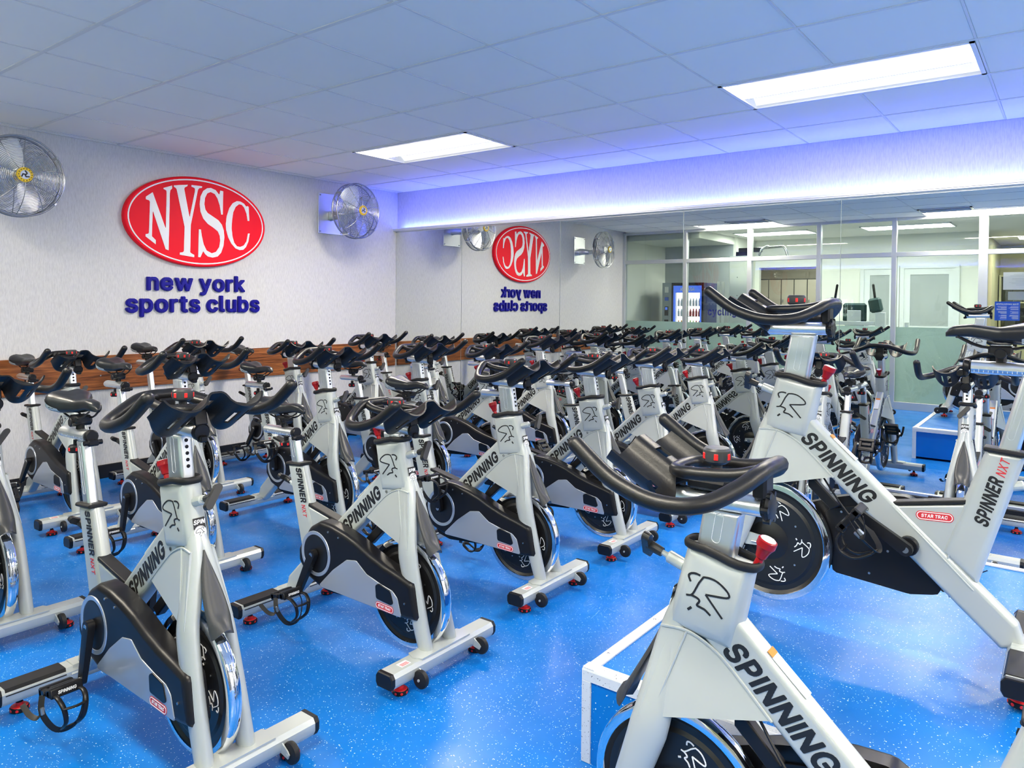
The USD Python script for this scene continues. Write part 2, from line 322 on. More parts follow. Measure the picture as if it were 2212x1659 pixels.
for c, r in fix:
    troffer('ceiling_light', 'troffer_glow', PX[c+3]+.012, PX[c+4]-.012, QY[r+3]+.008, QY[r+1]-.008, CEIL, names[c, r])
for k, (y0, nm) in enumerate([(3.44, 'square slatted ceiling vent beside the lamp nearer the logo wall'), (.99, 'square slatted ceiling vent beside the lamp inside the door')]):
    v = thing('ceiling_vent', nm, 'vent', (.94, y0+.29, CEIL-.001), 0, 'ceiling vents')
    obj('frame', cat(bx(-.15, .13, -.29, -.265, -.012, .0), bx(-.15, .13, .265, .29, -.012, .0), bx(-.15, -.13, -.29, .29, -.012, .0), bx(.11, .13, -.29, .29, -.012, .0)), 'aluminium', v, False)
    obj('backing', bx(-.15, .13, -.29, .29, -.002, 0), 'troffer_white', v, False)
    for q in range(6):
        obj('slat', xf(bx(-.018, .018, -.262, .262, -.001, .001), roty(.6), (-.105+q*.042, 0, -.012)), 'trim_white', v, False)
# ---------------------------------------------------------------- podium
PXA, PXB, PYA, PYB, PZ = 1.88, 3.75, 1.16, -2.0, .285
pod = thing('podium', 'low instructor podium of blue speckled rubber with white metal edging', 'podium', (PXA, PYA, 0))
W, L = PXB-PXA, PYA-PYB
obj('platform', bx(.006, W-.006, -L+.006, -.006, .02, PZ-.004), 'blue_rubber', pod, False)
obj('side_panel', bx(.003, .012, -L+.03, -.03, .0, PZ-.03), 'blue_rubber', pod, False)
obj('end_panel', bx(.03, W-.03, -.012, -.003, 0, PZ-.03), 'blue_rubber', pod, False)
def nosing(p, q, inward, nm='edge_trim'):
    """angle trim with ribs on top, running from p to q; inward is the unit direction into the deck"""
    p, q, n = V(*p, 0), V(*q, 0), V(*inward, 0); d = q-p; Ln = np.linalg.norm(d); d /= Ln
    pr = [(-.002, PZ-.036), (.004, PZ-.036), (.004, PZ-.003), (.040, PZ-.003), (.040, PZ+.002), (.034, PZ+.0035), (.031, PZ+.002), (.026, PZ+.0035), (.023, PZ+.002), (.018, PZ+.0035), (.015, PZ+.002), (.010, PZ+.0035), (.006, PZ+.003), (0, PZ-.001), (-.002, PZ-.006)]
    m = flat(Polygon(pr), Ln)
    o = obj(nm, xf(m, np.stack([n, V(0, 0, 1), d], 1), p), 'trim_speckled', pod, 20)
    for k in range(int(Ln/.32)):
        c = p+d*(.12+k*.32)+n*.02
        obj('rivet', xf(lathe([(0, 0), (.006, 0), (.004, .002), (0, .0025)], 8), None, c+V(0, 0, PZ+.0028)), 'steel', o)
nosing((0, -L), (0, 0), (1, 0)); nosing((0, 0), (W, 0), (0, -1)); nosing((W, 0), (W, -L), (-1, 0))
for x, y in ((0, 0), (W, 0)):
    obj('corner_trim', bx(x-(.002 if x == 0 else .03), x+(.03 if x == 0 else .002), y-.03, y+.002, 0, PZ-.036, .002), 'trim_speckled', pod, False)

# ---------------------------------------------------------------- spin bike (local: rider faces +y, x to the rider's right; s = distance behind the front foot bar)
S0 = .46
def P3(x, s, z): return V(x, S0-s, z)
def side_xf(side, s0, z0, ang=0.0, xs=0.0):
    """matrix and shift that lay an xy drawing on the bike's side (side +1 right, -1 left), reading direction turned by ang"""
    c, s = math.cos(ang), math.sin(ang)
    r, u = V(0, side, 0), V(0, 0, 1)
    return np.stack([c*r+s*u, -s*r+c*u, V(side, 0, 0)], 1), P3(side*xs, s0, z0)
def decal(m, side, s0, z0, ang, xs): M, t = side_xf(side, s0, z0, ang, xs); return xf(m, M, t)
def prism(pts, w, bev, rnd, ycurve=None, n=4):
    """convex (s,z) outline with rounded corners, w wide across the bike, edges rounded by bev"""
    P = Polygon(pts).buffer(-rnd).buffer(rnd, quad_segs=4); out = []
    for k in range(n+1):
        a = PI/2*k/n; q = P.buffer(-bev*(1-math.cos(a))) if k else P; x = w/2-bev+bev*math.sin(a)
        for s, z in np.array(q.exterior.coords): out += [P3(x, s, z), P3(-x, s, z)]
    return hull(out)
def bevel_plate(poly, x0, x1, bev, N=110, rings=4):
    """outline (s,z) as a plate from x0 out to x1, its outer edge rounded by bev"""
    P = poly.exterior; L = P.length
    c = np.array([np.array(P.interpolate(L*k/N).coords[0]) for k in range(N)])
    if poly.exterior.is_ccw is False: c = c[::-1]
    t = np.roll(c, -1, 0)-np.roll(c, 1, 0); t /= np.linalg.norm(t, axis=1, keepdims=True); nrm = np.stack([-t[:, 1], t[:, 0]], 1)
    sg = 1 if x1 > x0 else -1
    rr = [(x0, 0.0)]+[(x1-sg*bev+sg*bev*math.sin(PI/2*k/rings), bev*(1-math.cos(PI/2*k/rings))) for k in range(rings+1)]
    v = np.vstack([[P3(x, *(c[i]+nrm[i]*o)) for i in range(N)] for x, o in rr]); f = []
    for k in range(len(rr)-1):
        for i in range(N):
            j = (i+1) % N; f += [(k*N+i, k*N+j, (k+1)*N+j), (k*N+i, (k+1)*N+j, (k+1)*N+i)]
    def capf(k, flip):
        q = c+nrm*rr[k][1]; vv, ff = trimesh.creation.triangulate_polygon(Polygon(q), engine='earcut')
        from scipy.spatial import cKDTree
        ii = cKDTree(q).query(vv)[1]; return [(k*N+ii[a], k*N+ii[b], k*N+ii[d]) for a, b, d in ff]
    f += capf(len(rr)-1, 0)+capf(0, 1)
    m = trimesh.Trimesh(v, np.array(f), process=False); m.fix_normals(); return m
def rider(w):
    """the rider emblem as strokes in a unit box, rider facing left (x right, y up)"""
    k = 1/330.0
    S = [([(475, 1175), (463, 1130), (488, 1109), (528, 1108), (562, 1119)], 13), ([(590, 1128), (645, 1132), (705, 1155), (765, 1208), (785, 1246), (770, 1264), (722, 1268), (592, 1264)], 12), ([(592, 1264), (640, 1330), (680, 1385), (712, 1432)], 12),
         ([(590, 1126), (545, 1178), (500, 1250), (470, 1282), (428, 1286)], 12), ([(470, 1282), (518, 1299), (536, 1322), (512, 1358), (570, 1380), (618, 1422)], 13), ([(430, 1402), (464, 1379)], 16)]
    g = []
    for p, t in S:
        q = np.array(p, float); c = [q[0]]
        for i in range(len(q)-1):
            a, b, cc, d = q[max(i-1, 0)], q[i], q[i+1], q[min(i+2, len(q)-1)]
            for u in np.linspace(0, 1, 5)[1:]: c.append(.5*((2*b)+(cc-a)*u+(2*a-5*b+4*cc-d)*u*u+(3*b-a-3*cc+d)*u**3))
        g.append(LineString([((x-605)*k, -(y-1268)*k) for x, y in c]).buffer(t*k*.62*w, cap_style='flat', quad_segs=2))
    return unary_union(g).simplify(.004)
RID = flat(rider(1.0), 1.0); RIDW = flat(rider(1.25), 1.0)
def rider_mesh(h, side, m=None):
    q = RID if m is None else m
    return xf(q, np.diag([h*(1 if side < 0 else -1), h, .0009]))
def capsule(w, h): return LineString([(-(w-h)/2, 0), ((w-h)/2, 0)]).buffer(h/2, quad_segs=6)
BADGE = [('red_print', flat(capsule(.104, .029), .0008)), ('white_print', flat(capsule(.099, .0245).difference(capsule(.094, .0195)), .0014)), ('white_print', xf(text('STAR TRAC', .0095, .0014, True, .12, .072), None, (-.037, -.0045, 0)))]
def badge(parent, side, s0, z0, ang, xs, sc=1.0):
    a = obj('maker_badge', decal(xf(BADGE[0][1], np.diag([sc, sc, 1])), side, s0, z0, ang, xs), 'red_print', parent, False, 'red oval maker badge')
    obj('badge_lettering', decal(xf(cat(BADGE[1][1], BADGE[2][1]), np.diag([sc, sc, 1])), side, s0, z0, ang, xs), 'white_print', a, False)
GUARD = [(.703, .379), (.664, .436), (.599, .472), (.524, .468), (.44, .452), (.37, .432), (.29, .40), (.21, .375), (.13, .357), (.060, .338), (.026, .205), (.10, .196), (.24, .197), (.36, .198), (.47, .199), (.60, .20), (.68, .225), (.735, .28), (.737, .335)]
SILV = [(.60, .2035), (.505, .292), (.42, .352), (.362, .362), (.30, .322), (.215, .302), (.155, .292), (.128, .27), (.105, .2015), (.24, .2025), (.36, .2035), (.47, .2045)]
WIN = [(.248, .293), (.228, .304), (.165, .291), (.147, .245), (.163, .236), (.243, .243)]
def rnd(p, r): return Polygon(p).buffer(-r).buffer(2*r).buffer(-r)
def make_bike(label, hb, seat, sds, crank, loc, rz, group='silver spin bikes'):
    t = thing('spin_bike', label, 'exercise bike', loc, rz, group)
    # --- frame
    head = prism([(.190, .851), (.342, .826), (.316, .690), (.30, .63), (.139, .655)], .074, .034, .014)
    down = prism([(.165, .70), (.305, .712), (.905, .155), (.925, .095), (.862, .07), (.225, .655)], .054, .016, .012)
    st = prism([(.815, .664), (.916, .656), (.80, .245), (.70, .33)], .058, .026, .008)
    gus = prism([(.565, .449), (.766, .487), (.79, .48), (.73, .30)], .044, .006, .004)
    plates = []
    for sd in (-1, 1):
        pts = [(.139, .655), (.196, .655), (.252, .632), (.302, .594), (.384, .516), (.10, .449)]
        A = np.array([[.139, .655, 1], [.384, .516, 1], [.10, .449, 1]]); co = np.linalg.solve(A, [.038, .0285, .076])
        tri_v, tri_f = trimesh.creation.triangulate_polygon(Polygon(pts), engine='earcut')
        o = [P3(sd*(co @ [s, z, 1]), s, z) for s, z in tri_v]; i = [P3(sd*(co @ [s, z, 1]-.008), s, z) for s, z in tri_v]
        plates.append(hull(o+i))
        wl = [P3(sd*(co @ [s, z, 1]), s, z) for s, z in pts[:5]]
        plates += [tube(wl, .0035, 6, smooth=4), tube([P3(sd*(co @ [s, z, 1]+.0005), s, z) for s, z in ((.196, .655), (.128, .452))], .003, 6), tube([P3(sd*.027, s, z) for s, z in ((.566, .449), (.66, .36), (.79, .232))], .003, 6), tube([P3(sd*.0235, s, z) for s, z in ((.768, .488), (.722, .315))], .003, 6)]
    fr = obj('frame', cat(head, down, st, gus, *plates), 'frame_paint', t, 28)
    for sd in (-1, 1):
        a = obj('fork_leg', tube([P3(sd*.006, .190, .715), P3(sd*.012, .160, .645), P3(sd*.036, .136, .52), P3(sd*.055, .117, .42), P3(sd*.062, .062, .25), P3(sd*.064, .010, .09)], [.032, .033, .040, .046, .037, .029], 18, [.022, .025, .027, .026, .025, .024], smooth=5, up=(0, 1, 0)), 'frame_paint', t, True)
        obj('axle_bracket', prism_side([(.085, .288), (.20, .275), (.205, .248), (.10, .24)], sd*.050, sd*.056), 'frame_paint', a)
        obj('lettering', decal(text('SPINNING', .047, .0009, True, .22, .285), sd, .275 if sd < 0 else .508, .634 if sd < 0 else .4225, -.733 if sd < 0 else .733, .0272), 'black_print', fr, False, 'black SPINNING lettering')
        obj('rider_emblem', decal(rider_mesh(.092, sd), sd, .245, .748, -.1*sd if sd < 0 else -.1, .0372), 'black_print', fr, False, 'black line drawing of a bent rider')
        lt = text('SPINNER', .035, .0009, True, .16, .152); nx = text('NXT', .024, .0009, False, .2, .052)
        if sd < 0: a_, p0 = 1.31, (.822, .430)
        else: a_, p0 = -1.31-.0, (.846, .648)
        d = decal(lt, sd, p0[0], p0[1], a_, .0292); obj('lettering', d, 'black_print', fr, False, 'black SPINNER lettering')
        du = V(0, sd*math.cos(a_), math.sin(a_)); obj('lettering', xf(decal(nx, sd, p0[0], p0[1], a_, .0292), None, du*.162), 'red_print', fr, False, 'small red NXT lettering')
        sm = text('R', .005, .0009, False); ring = flat(Point(0, 0).buffer(.006, quad_segs=4).difference(Point(0, 0).buffer(.005, quad_segs=4)), .0009)
        obj('registered_mark', decal(cat(ring, xf(sm, None, (-.002, -.0025, 0))), sd, .490 if sd < 0 else .268, .428 if sd < 0 else .636, -.73 if sd < 0 else .73, .0272), 'black_print', fr, False)
    M = np.stack([V(1, 0, 0), V(0, -.95, .30)/1.0, V(0, .30, .95)], 1)
    badge(fr, -1, .684, .437, .06, .0222, 1.0)
    # warning sticker on the upper edge of the down tube
    dv = V(0, -.741, -.671); nv = V(0, -.671, .741)*1.0
    obj('warning_sticker', hull([P3(x, .41, .6190-.003)+dv*k+V(0, -.671, .741)*h for x in (-.016, .016) for k in (-.055, .055) for h in (0, .0016)]), 'white_print', fr, False)
    obj('sticker_head', hull([P3(x, .41, .6190-.003)+dv*k+V(0, -.671, .741)*h for x in (-.016, .016) for k in (-.055, -.040) for h in (.0005, .0021)]), 'orange_print', fr, False)
    # head front badge
    obj('front_badge', xf(cat(flat(Polygon([(-.018, .03), (.018, .03), (.018, -.002), (-.018, -.002)]), .0012)), np.stack([V(-1, 0, 0), V(0, -.25, .968), V(0, .968, .25)], 1), P3(0, .1535, .715)+V(0, .0010, 0)), 'black_print', fr, False)
    obj('badge_rider', xf(xf(RID, np.diag([-.026, .026, .002]), (0, -.012, 0)), np.stack([V(-1, 0, 0), V(0, -.25, .968), V(0, .968, .25)], 1), P3(0, .1535, .715)+V(0, .0010, 0)), 'black_print', fr, False)
    obj('badge_disc', xf(cat(flat(Point(0, -.012).buffer(.0190, quad_segs=6).difference(Point(0, -.012).buffer(.0178, quad_segs=6)), .0013), flat(Point(0, -.012).buffer(.017, quad_segs=6), .0014), xf(text('SPIN', .012, .0022, True, .2, .034), None, (-.018, .012, 0))), np.stack([V(-1, 0, 0), V(0, -.25, .968), V(0, .968, .25)], 1), P3(0, .1535, .715)+V(0, .0010, 0)), 'white_print', fr, False)
    obj('step_pad', prism([(.562, .449), (.768, .489), (.766, .503), (.562, .463)], .046, .004, .002), 'black_rubber', t)
    # collars
    def collar(pts, w, hgt, r, nm):
        a = [P3(x*w/2, s, z) for s, z, x in pts]; return obj(nm, tube(a, r, 8, r*1.25, smooth=4, closed=True, up=(0, 0, 1)), 'shroud_grey', t, True)
    hc = []
    for a in np.arange(28)*2*PI/28:
        cs, sn = math.cos(a), math.sin(a); q = .266+.081*np.sign(cs)*abs(cs)**.7
        hc.append(P3(.0375*np.sign(sn)*abs(sn)**.6, q, np.interp(q, [.18, .245, .305, .35], [.851, .848, .830, .824])))
    obj('head_collar', tube(hc, .0105, 8, .0060, closed=True, up=(0, 0, 1)), 'black_rubber', t, True)
    obj('seat_collar', prism([(.809, .674), (.921, .665), (.921, .650), (.809, .659)], .068, .010, .004), 'black_rubber', t)
    # --- handlebar post and slide
    zt = hb-.055
    lean = .165
    post = prism([(.207, .83), (.293, .83), (.293+lean*(zt-.83), zt), (.207+lean*(zt-.83), zt)], .044, .012, .004)
    hp = obj('handlebar_post', post, 'aluminium', t)
    obj('scale_track', cat(*[decal(flat(capsule(hgt_, .020).difference(capsule(hgt_-.002, .018)), .0008), sd, .252+lean*(zt-.83)*.5, .845+(zt-.83)*.5, 1.41 if sd < 0 else 1.73, .0221) for sd in (-1, 1) for hgt_ in (max(.04, (zt-.85)*.85),)]), 'silver_print', hp, False)
    nh = max(1, int((zt-.87)/.019))
    for k in range(min(nh, 5)):
        z = zt-.016-.019*k; s = .207+lean*(z-.83)
        obj('pin_hole', lathe([(0, 0), (.0055, 0), (.0055, .002), (.0035, .0026), (0, .0026)], 10, 'y', P3(0, s+.0008, z)), 'black_plastic', hp)
    sl = obj('handlebar_slide', tube([P3(0, .155, hb-.037), P3(0, .352, hb-.033)], .022, 14, .026, caps=.05), 'aluminium_bright', t)
    obj('front_cap', cat(cyl(P3(0, .158, hb-.037), P3(0, .140, hb-.0375), .0262, 16, .004), bx(-.012, .012, S0-.150, S0-.128, hb-.066, hb-.046, .004)), 'black_plastic', sl)
    obj('end_knob', cat(lathe([(0, 0), (.020, 0), (.030, .004), (.033, .010), (.030, .016), (.018, .019), (0, .019)], 20, 'y', P3(0, .374, hb-.032)), *[cyl(P3(.030*math.cos(a), .372, hb-.032+.030*math.sin(a)), P3(.030*math.cos(a), .357, hb-.032+.030*math.sin(a)), .007, 8) for a in np.arange(6)*PI/3]), 'black_plastic', sl)
    # --- handlebar
    H = [(0, .366, .054), (.035, .366, .054), (.075, .362, .048), (.125, .342, .028), (.180, .306, .006), (.214, .262, -.002), (.224, .205, 0), (.225, .150, .014), (.223, .095, .038), (.219, .018, .092)]
    path = [P3(-x, s, hb+z) for x, s, z in H[::-1]]+[P3(x, s, hb+z) for x, s, z in H[1:]]
    hbar = obj('handlebar', tube(path, .0178, 12, smooth=5), 'grip', t, True)
    ring = [P3(x, s, hb+z) for x, s, z in ((0, .165, .030), (.050, .172, .030), (.072, .205, .032), (.068, .26, .034), (.062, .315, .040), (.05, .352, .050), (0, .366, .052), (-.05, .352, .050), (-.062, .315, .040), (-.068, .26, .034), (-.072, .205, .032), (-.050, .172, .030))]
    obj('inner_loop', tube(ring, .0145, 10, smooth=4, closed=True), 'grip', hbar, True)
    obj('clamp_block', bx(-.026, .026, S0-.365, S0-.335, hb-.015, hb+.045, .006), 'black_plastic', hbar); obj('slide_block', bx(-.030, .030, S0-.28, S0-.19, hb-.012, hb+.012, .006), 'black_plastic', hbar); obj('cradle_bracket', prism([(.14, -.02+hb), (.19, .0+hb), (.19, .028+hb), (.15, .028+hb)], .040, .005, .004), 'black_plastic', hbar)
    kn = obj('knob', cat(lathe([(0, 0), (.012, 0), (.012, .032), (.020, .034), (.029, .040), (.031, .050), (.030, .064), (.026, .069), (0, .070)], 20, 'z', P3(0, .248, hb+.012))), 'shroud_grey', hbar)
    obj('knob_marks', cat(*[xf(bx(-.0045, .0045, -.003, .0012, -.007, .007, .001), rotz(a-PI/2), P3(.0305*math.cos(a), .248-.0305*math.sin(a), hb+.064)) for a in np.arange(6)*PI/3+.3]), 'red_dot', kn, False)
    # twin bottle cradle: a wave of two troughs swept along the rising grips, two slots in each
    ax = V(0, .86, .51); nn = V(0, -.51, .86); org = P3(0, .178, hb-.042)
    us = np.linspace(-1, 1, 61); ln = .165; nv = 15
    def wave(u):
        x = .150*u; q = abs(x)
        h = .066-math.sqrt(max(1e-9, .066**2-(q-.087)**2)) if q > .034 else .0265+.024*min(1, (1-(q/.034)**4)*1.0)
        return x, h
    top, bot, keep = [], [], np.ones((60, nv-1), bool)
    w2 = np.array([wave(u) for u in us]); tt = np.gradient(w2, axis=0); tt /= np.linalg.norm(tt, axis=1, keepdims=True); nn2 = np.stack([-tt[:, 1], tt[:, 0]], 1)
    for i in range(60):
        x = (w2[i][0]+w2[i+1][0])/2
        for j in range(nv-1):
            if 4 <= j <= 10 and (min(abs(abs(x)-.071), abs(abs(x)-.105)) < .0072 or (abs(x) < .017 and j < 8)): keep[i, j] = False
    vv, ff = [], []
    for sgn in (1, -1):
        for i in range(61):
            q = w2[i]+nn2[i]*.0030*sgn
            for j in range(nv):
                v0 = .050*min(1, abs(abs(q[0])-.087)/.062)**2.6; v1 = ln-.010*max(0, (abs(us[i])-.85)/.15)
                vv.append(org+V(q[0], 0, 0)+nn*q[1]+ax*(v0+(v1-v0)*j/(nv-1)))
    ID = lambda s_, i, j: s_*61*nv+i*nv+j
    for i in range(60):
        for j in range(nv-1):
            if not keep[i, j]: continue
            a, b, c, d = (i, j), (i+1, j), (i+1, j+1), (i, j+1)
            ff += [(ID(0, *a), ID(0, *b), ID(0, *c)), (ID(0, *a), ID(0, *c), ID(0, *d)), (ID(1, *a), ID(1, *c), ID(1, *b)), (ID(1, *a), ID(1, *d), ID(1, *c))]
            for (p, q), (di, dj) in (((a, b), (0, -1)), ((b, c), (1, 0)), ((c, d), (0, 1)), ((d, a), (-1, 0))):
                k, l = i+di, j+dj
                if not (0 <= k < 60 and 0 <= l < nv-1) or not keep[k, l]:
                    ff += [(ID(0, *p), ID(1, *p), ID(1, *q)), (ID(0, *p), ID(1, *q), ID(0, *q))]
    obj('bottle_cradle', trimesh.Trimesh(np.array(vv), np.array(ff), process=False), 'grip', hbar, 40)
    # --- resistance knob
    rk = lambda pr, nm, mt, par: obj(nm, xf(lathe(pr, 18), np.stack([V(1, 0, 0), V(0, .93, .37), V(0, -.37, .93)], 1), P3(0, .339, .824)), mt, par)
    k1 = rk([(0, 0), (.009, 0), (.008, .020), (.0115, .023), (.0135, .034), (.0175, .045), (.0205, .050), (.0205, .064), (.018, .066), (0, .066)], 'resistance_knob', 'red', t)
    rk([(0, .0661), (.0165, .0661), (.0155, .0672), (0, .0675)], 'knob_cap', 'white_print', k1)
    # --- pull pins
    def pin(nm, p, d, tw):
        d = V(*d)/np.linalg.norm(d); a = np.cross(d, V(1, 0, 0)); a = math.cos(tw)*V(1, 0, 0)+math.sin(tw)*a; p = V(*p)
        o = obj(nm, cat(cyl(p, p+d*.045, .0145, 12, .003), cyl(p+d*.045, p+d*.062, .007, 8)), 'frame_paint', t)
        h = obj('pull_handle', cat(tube([p+d*.060, p+d*.098], [.011, .013], 10, caps=0), hull([p+d*(.100+e)+a*(.030*k)+np.cross(d, a)*.011*math.cos(q)+a*.011*math.sin(q)*k for k in (-1, 1) for e in (-.009, .009) for q in np.linspace(-PI/2, PI/2, 7)]+[p+d*(.100+e)+a*(.030*k)+np.cross(d, a)*(-.011)*math.cos(q)+a*.011*math.sin(q)*k for k in (-1, 1) for e in (-.009, .009) for q in np.linspace(-PI/2, PI/2, 7)])), 'handle_grey', o)
        return o
    pin('front_pull_pin', P3(0, .177, .788), (0, .94, .30), .9); pin('rear_pull_pin', P3(0, .868, .555), (0, -.95, .25), .5)
    # --- seat post, slide, saddle
    zs = seat-.150; ss = .865+.27*(zs-.66)
    sp = obj('seat_post', prism([(.838, .64), (.892, .64), (ss+.027, zs), (ss-.027, zs)], .036, .012, .004), 'aluminium_bright', t)
    obj('scale_track', cat(*[decal(flat(capsule(q_, .016).difference(capsule(q_-.002, .0145)), .0008), sd, (.868+ss)/2, (.68+zs)/2, 1.31 if sd < 0 else 1.83, .0181) for sd in (-1, 1) for q_ in (max(.03, (zs-.69)*.9),)]), 'silver_print', sp, False)
    sc = ss+sds
    sl = obj('seat_slide', tube([P3(0, sc+.128, zs+.016), P3(0, sc-.075, zs+.020)], .020, 14, .025, caps=.05), 'aluminium_bright', t)
    obj('slide_clamp', cat(cyl(P3(0, sc-.077, zs+.020), P3(0, sc-.097, zs+.0202), .023, 14, .004), bx(-.02, .02, S0-sc+.083, S0-sc+.112, zs-.012, zs+.010, .005), cyl(P3(-.03, sc-.102, zs), P3(.03, sc-.102, zs), .009, 8)), 'black_plastic', sl)
    obj('slide_scale', cat(*[decal(flat(sbox(-.0008, 0, .0008, .006 if k % 4 else .010), .0007), sd, sc+.09-k*.012, zs+.006, 0, .0253) for k in range(15) for sd in (-1, 1)]), 'silver_print', sl, False)
    k2 = obj('seat_knob', lathe([(0, 0), (.024, 0), (.027, .006), (.027, .020), (.022, .026), (.010, .028), (.010, .045), (0, .045)], 18, 'z', P3(0, ss+.062, zs-.050)), 'black_plastic', t)
    obj('knob_marks', cat(*[xf(bx(-.0045, .0045, -.002, .0015, -.006, .006, .001), rotz(a-PI/2), P3(.0265*math.cos(a), ss+.062-.0265*math.sin(a), zs-.037)) for a in np.arange(6)*PI/3+.2]), 'red_dot', k2, False)
    # saddle loft, nose at t=0
    def sec(tq):
        w = np.interp(tq, [0, .04, .12, .35, .55, .72, .86, .95, 1], [.006, .016, .021, .024, .034, .058, .080, .074, .040])
        zc = np.interp(tq, [0, .06, .25, .5, .75, .92, 1], [-.016, -.004, .0, -.010, -.004, .006, -.004])
        th = np.interp(tq, [0, .06, .3, .55, .8, .95, 1], [.014, .034, .042, .050, .074, .078, .044])
        return w, zc, th
    nt, na = 26, 20; vv = []
    for i in range(nt):
        tq = i/(nt-1); w, zc, th = sec(tq)
        for j in range(na):
            a = 2*PI*j/na; ca, sa = math.cos(a), math.sin(a)
            x = w*np.sign(ca)*abs(ca)**.75; z = (th*.42*abs(sa)**.8 if sa > 0 else -th*.58*abs(sa)**.6)
            dip = -.007*math.exp(-(x/.012)**2)*np.interp(tq, [.3, .6, 1], [0, 1, 1]) if sa > 0 else 0
            vv.append(P3(x, sc-.145+.272*tq, seat-.016+zc+z+dip))
    ff = [(i*na+j, (i+1)*na+(j+1) % na, i*na+(j+1) % na) for i in range(nt-1) for j in range(na)]+[(i*na+j, (i+1)*na+j, (i+1)*na+(j+1) % na) for i in range(nt-1) for j in range(na)]
    vv += [P3(0, sc-.145, seat-.032), P3(0, sc+.127, seat-.026)]; k = nt*na
    ff += [(k, j, (j+1) % na) for j in range(na)]+[(k+1, (nt-1)*na+(j+1) % na, (nt-1)*na+j) for j in range(na)]
    saddle = trimesh.Trimesh(np.array(vv), np.array(ff), process=False); saddle.fix_normals()
    sd_ = obj('saddle', saddle, 'saddle_vinyl', t, True)
    for sdq in (-1, 1):
        g = []
        for i in range(18, 26):
            tq = i/25; w, zc, th = sec(tq)
            up_ = np.interp(tq, [.70, .86, 1.0], [-20, -2, 8])
            for a in np.linspace(-78, max(up_, -70), 5):
                ca, sa = math.cos(math.radians(a)), math.sin(math.radians(a))
                x = (w+.0016)*abs(ca)**.75; z = (th*.42*abs(sa)**.8 if sa > 0 else -th*.58*abs(sa)**.6)
                g.append(P3(sdq*x, sc-.145+.2725*tq+.0012, seat-.016+zc+z))
        f = [(i*5+j, (i+1)*5+j, (i+1)*5+j+1) for i in range(7) for j in range(4)]+[(i*5+j, (i+1)*5+j+1, i*5+j+1) for i in range(7) for j in range(4)]
        obj('saddle_flank', trimesh.Trimesh(np.array(g), np.array(f), process=False), 'frame_paint', sd_, True, 'silver grey side patch of the saddle')
    rails = [tube([P3(x, sc-.11, seat-.040), P3(x*1.3, sc-.05, seat-.068), P3(x*1.3, sc+.04, seat-.070), P3(x*1.6, sc+.11, seat-.048)], .0035, 6, smooth=3) for x in (-.016, .016)]
    obj('saddle_clamp', cat(*rails, bx(-.028, .028, S0-sc-.03, S0-sc+.032, seat-.090, seat-.062, .006), cyl(P3(-.036, sc, seat-.086), P3(.036, sc, seat-.086), .016, 14, .003), cyl(P3(0, sc, seat-.112), P3(0, sc, seat-.085), .014, 12)), 'black_plastic', sd_)
    # --- flywheel
    C = P3(0, .168, .2555); R = .2125
    fw_ = obj('flywheel', lathe([(0, -.020), (.03, -.022), (.050, -.016), (.068, -.011), (.085, -.014), (.150, -.015), (.160, -.010), (.176, -.010), (.186, -.016), (.186, .016), (.176, .010), (.160, .010), (.150, .015), (.085, .014), (.068, .011), (.050, .016), (.03, .022), (0, .020)], 48, 'x', C), 'wheel_black', t, 25)
    obj('rim', lathe([(.186, -.016), (.188, -.0195), (.201, -.0195), (.208, -.017), (.2115, -.010), (R, -.002), (.2118, -.0008), (.2118, .0008), (R, .002), (.2115, .010), (.208, .017), (.201, .0195), (.188, .0195), (.186, .016)], 64, 'x', C), 'chrome', fw_, 40)
    for sd in (-1, 1):
        for k in range(5):
            a = .35+k*2*PI/5+(0 if sd < 0 else .5)
            M = rotx(a*1.0)
            e = xf(xf(RIDW, np.diag([.056*(1 if sd < 0 else -1), .056, .0012])), np.stack([V(0, sd, 0), V(0, 0, 1), V(sd, 0, 0)], 1), (sd*.0148, 0, .117))
            obj('rider_emblem', xf(e, M, C), 'white_print', fw_, False)
            p = C+rotx(a+.6) @ V(sd*.0150, 0, .115)
            obj('rivet', cyl(p, p+V(sd*.002, 0, 0), .0035, 8), 'steel', fw_)
        obj('axle_nut', cat(cyl(C+V(sd*.018, 0, 0), C+V(sd*.072, 0, 0), .008, 8), cyl(C+V(sd*.056, 0, 0), C+V(sd*.064, 0, 0), .015, 6), cyl(C+V(sd*.060, -.03, 0), C+V(sd*.060, .045, 0), .003, 6)), 'steel', fw_)
    # front fin between the fork legs
    sh = []
    for k in range(12):
        q = k/11; z = .655-.215*q; s = .139-.0*q-.105*q**1.15; w = .003+.033*math.sin(PI*min(1, q*.62))**1.0; d = .018+.022*q
        sh.append([P3(w*math.cos(a), s-.010-d*.50*math.sin(a)*(1 if math.sin(a) > 0 else .3)+.006, z-.012*math.cos(2*a)*(q > .9)) for a in np.linspace(0, 2*PI, 16, endpoint=False)])
    v = np.array(sh).reshape(-1, 3); n_ = 16
    f = [(i*n_+j, i*n_+(j+1) % n_, (i+1)*n_+(j+1) % n_) for i in range(11) for j in range(n_)]+[(i*n_+j, (i+1)*n_+(j+1) % n_, (i+1)*n_+j) for i in range(11) for j in range(n_)]
    v = np.vstack([v, v[:n_].mean(0), v[-n_:].mean(0)]); k = 12*n_
    f += [(k, (j+1) % n_, j) for j in range(n_)]+[(k+1, 11*n_+j, 11*n_+(j+1) % n_) for j in range(n_)]
    q = trimesh.Trimesh(v, np.array(f), process=False); q.fix_normals(); obj('wheel_fin', q, 'shroud_grey', t, 50)
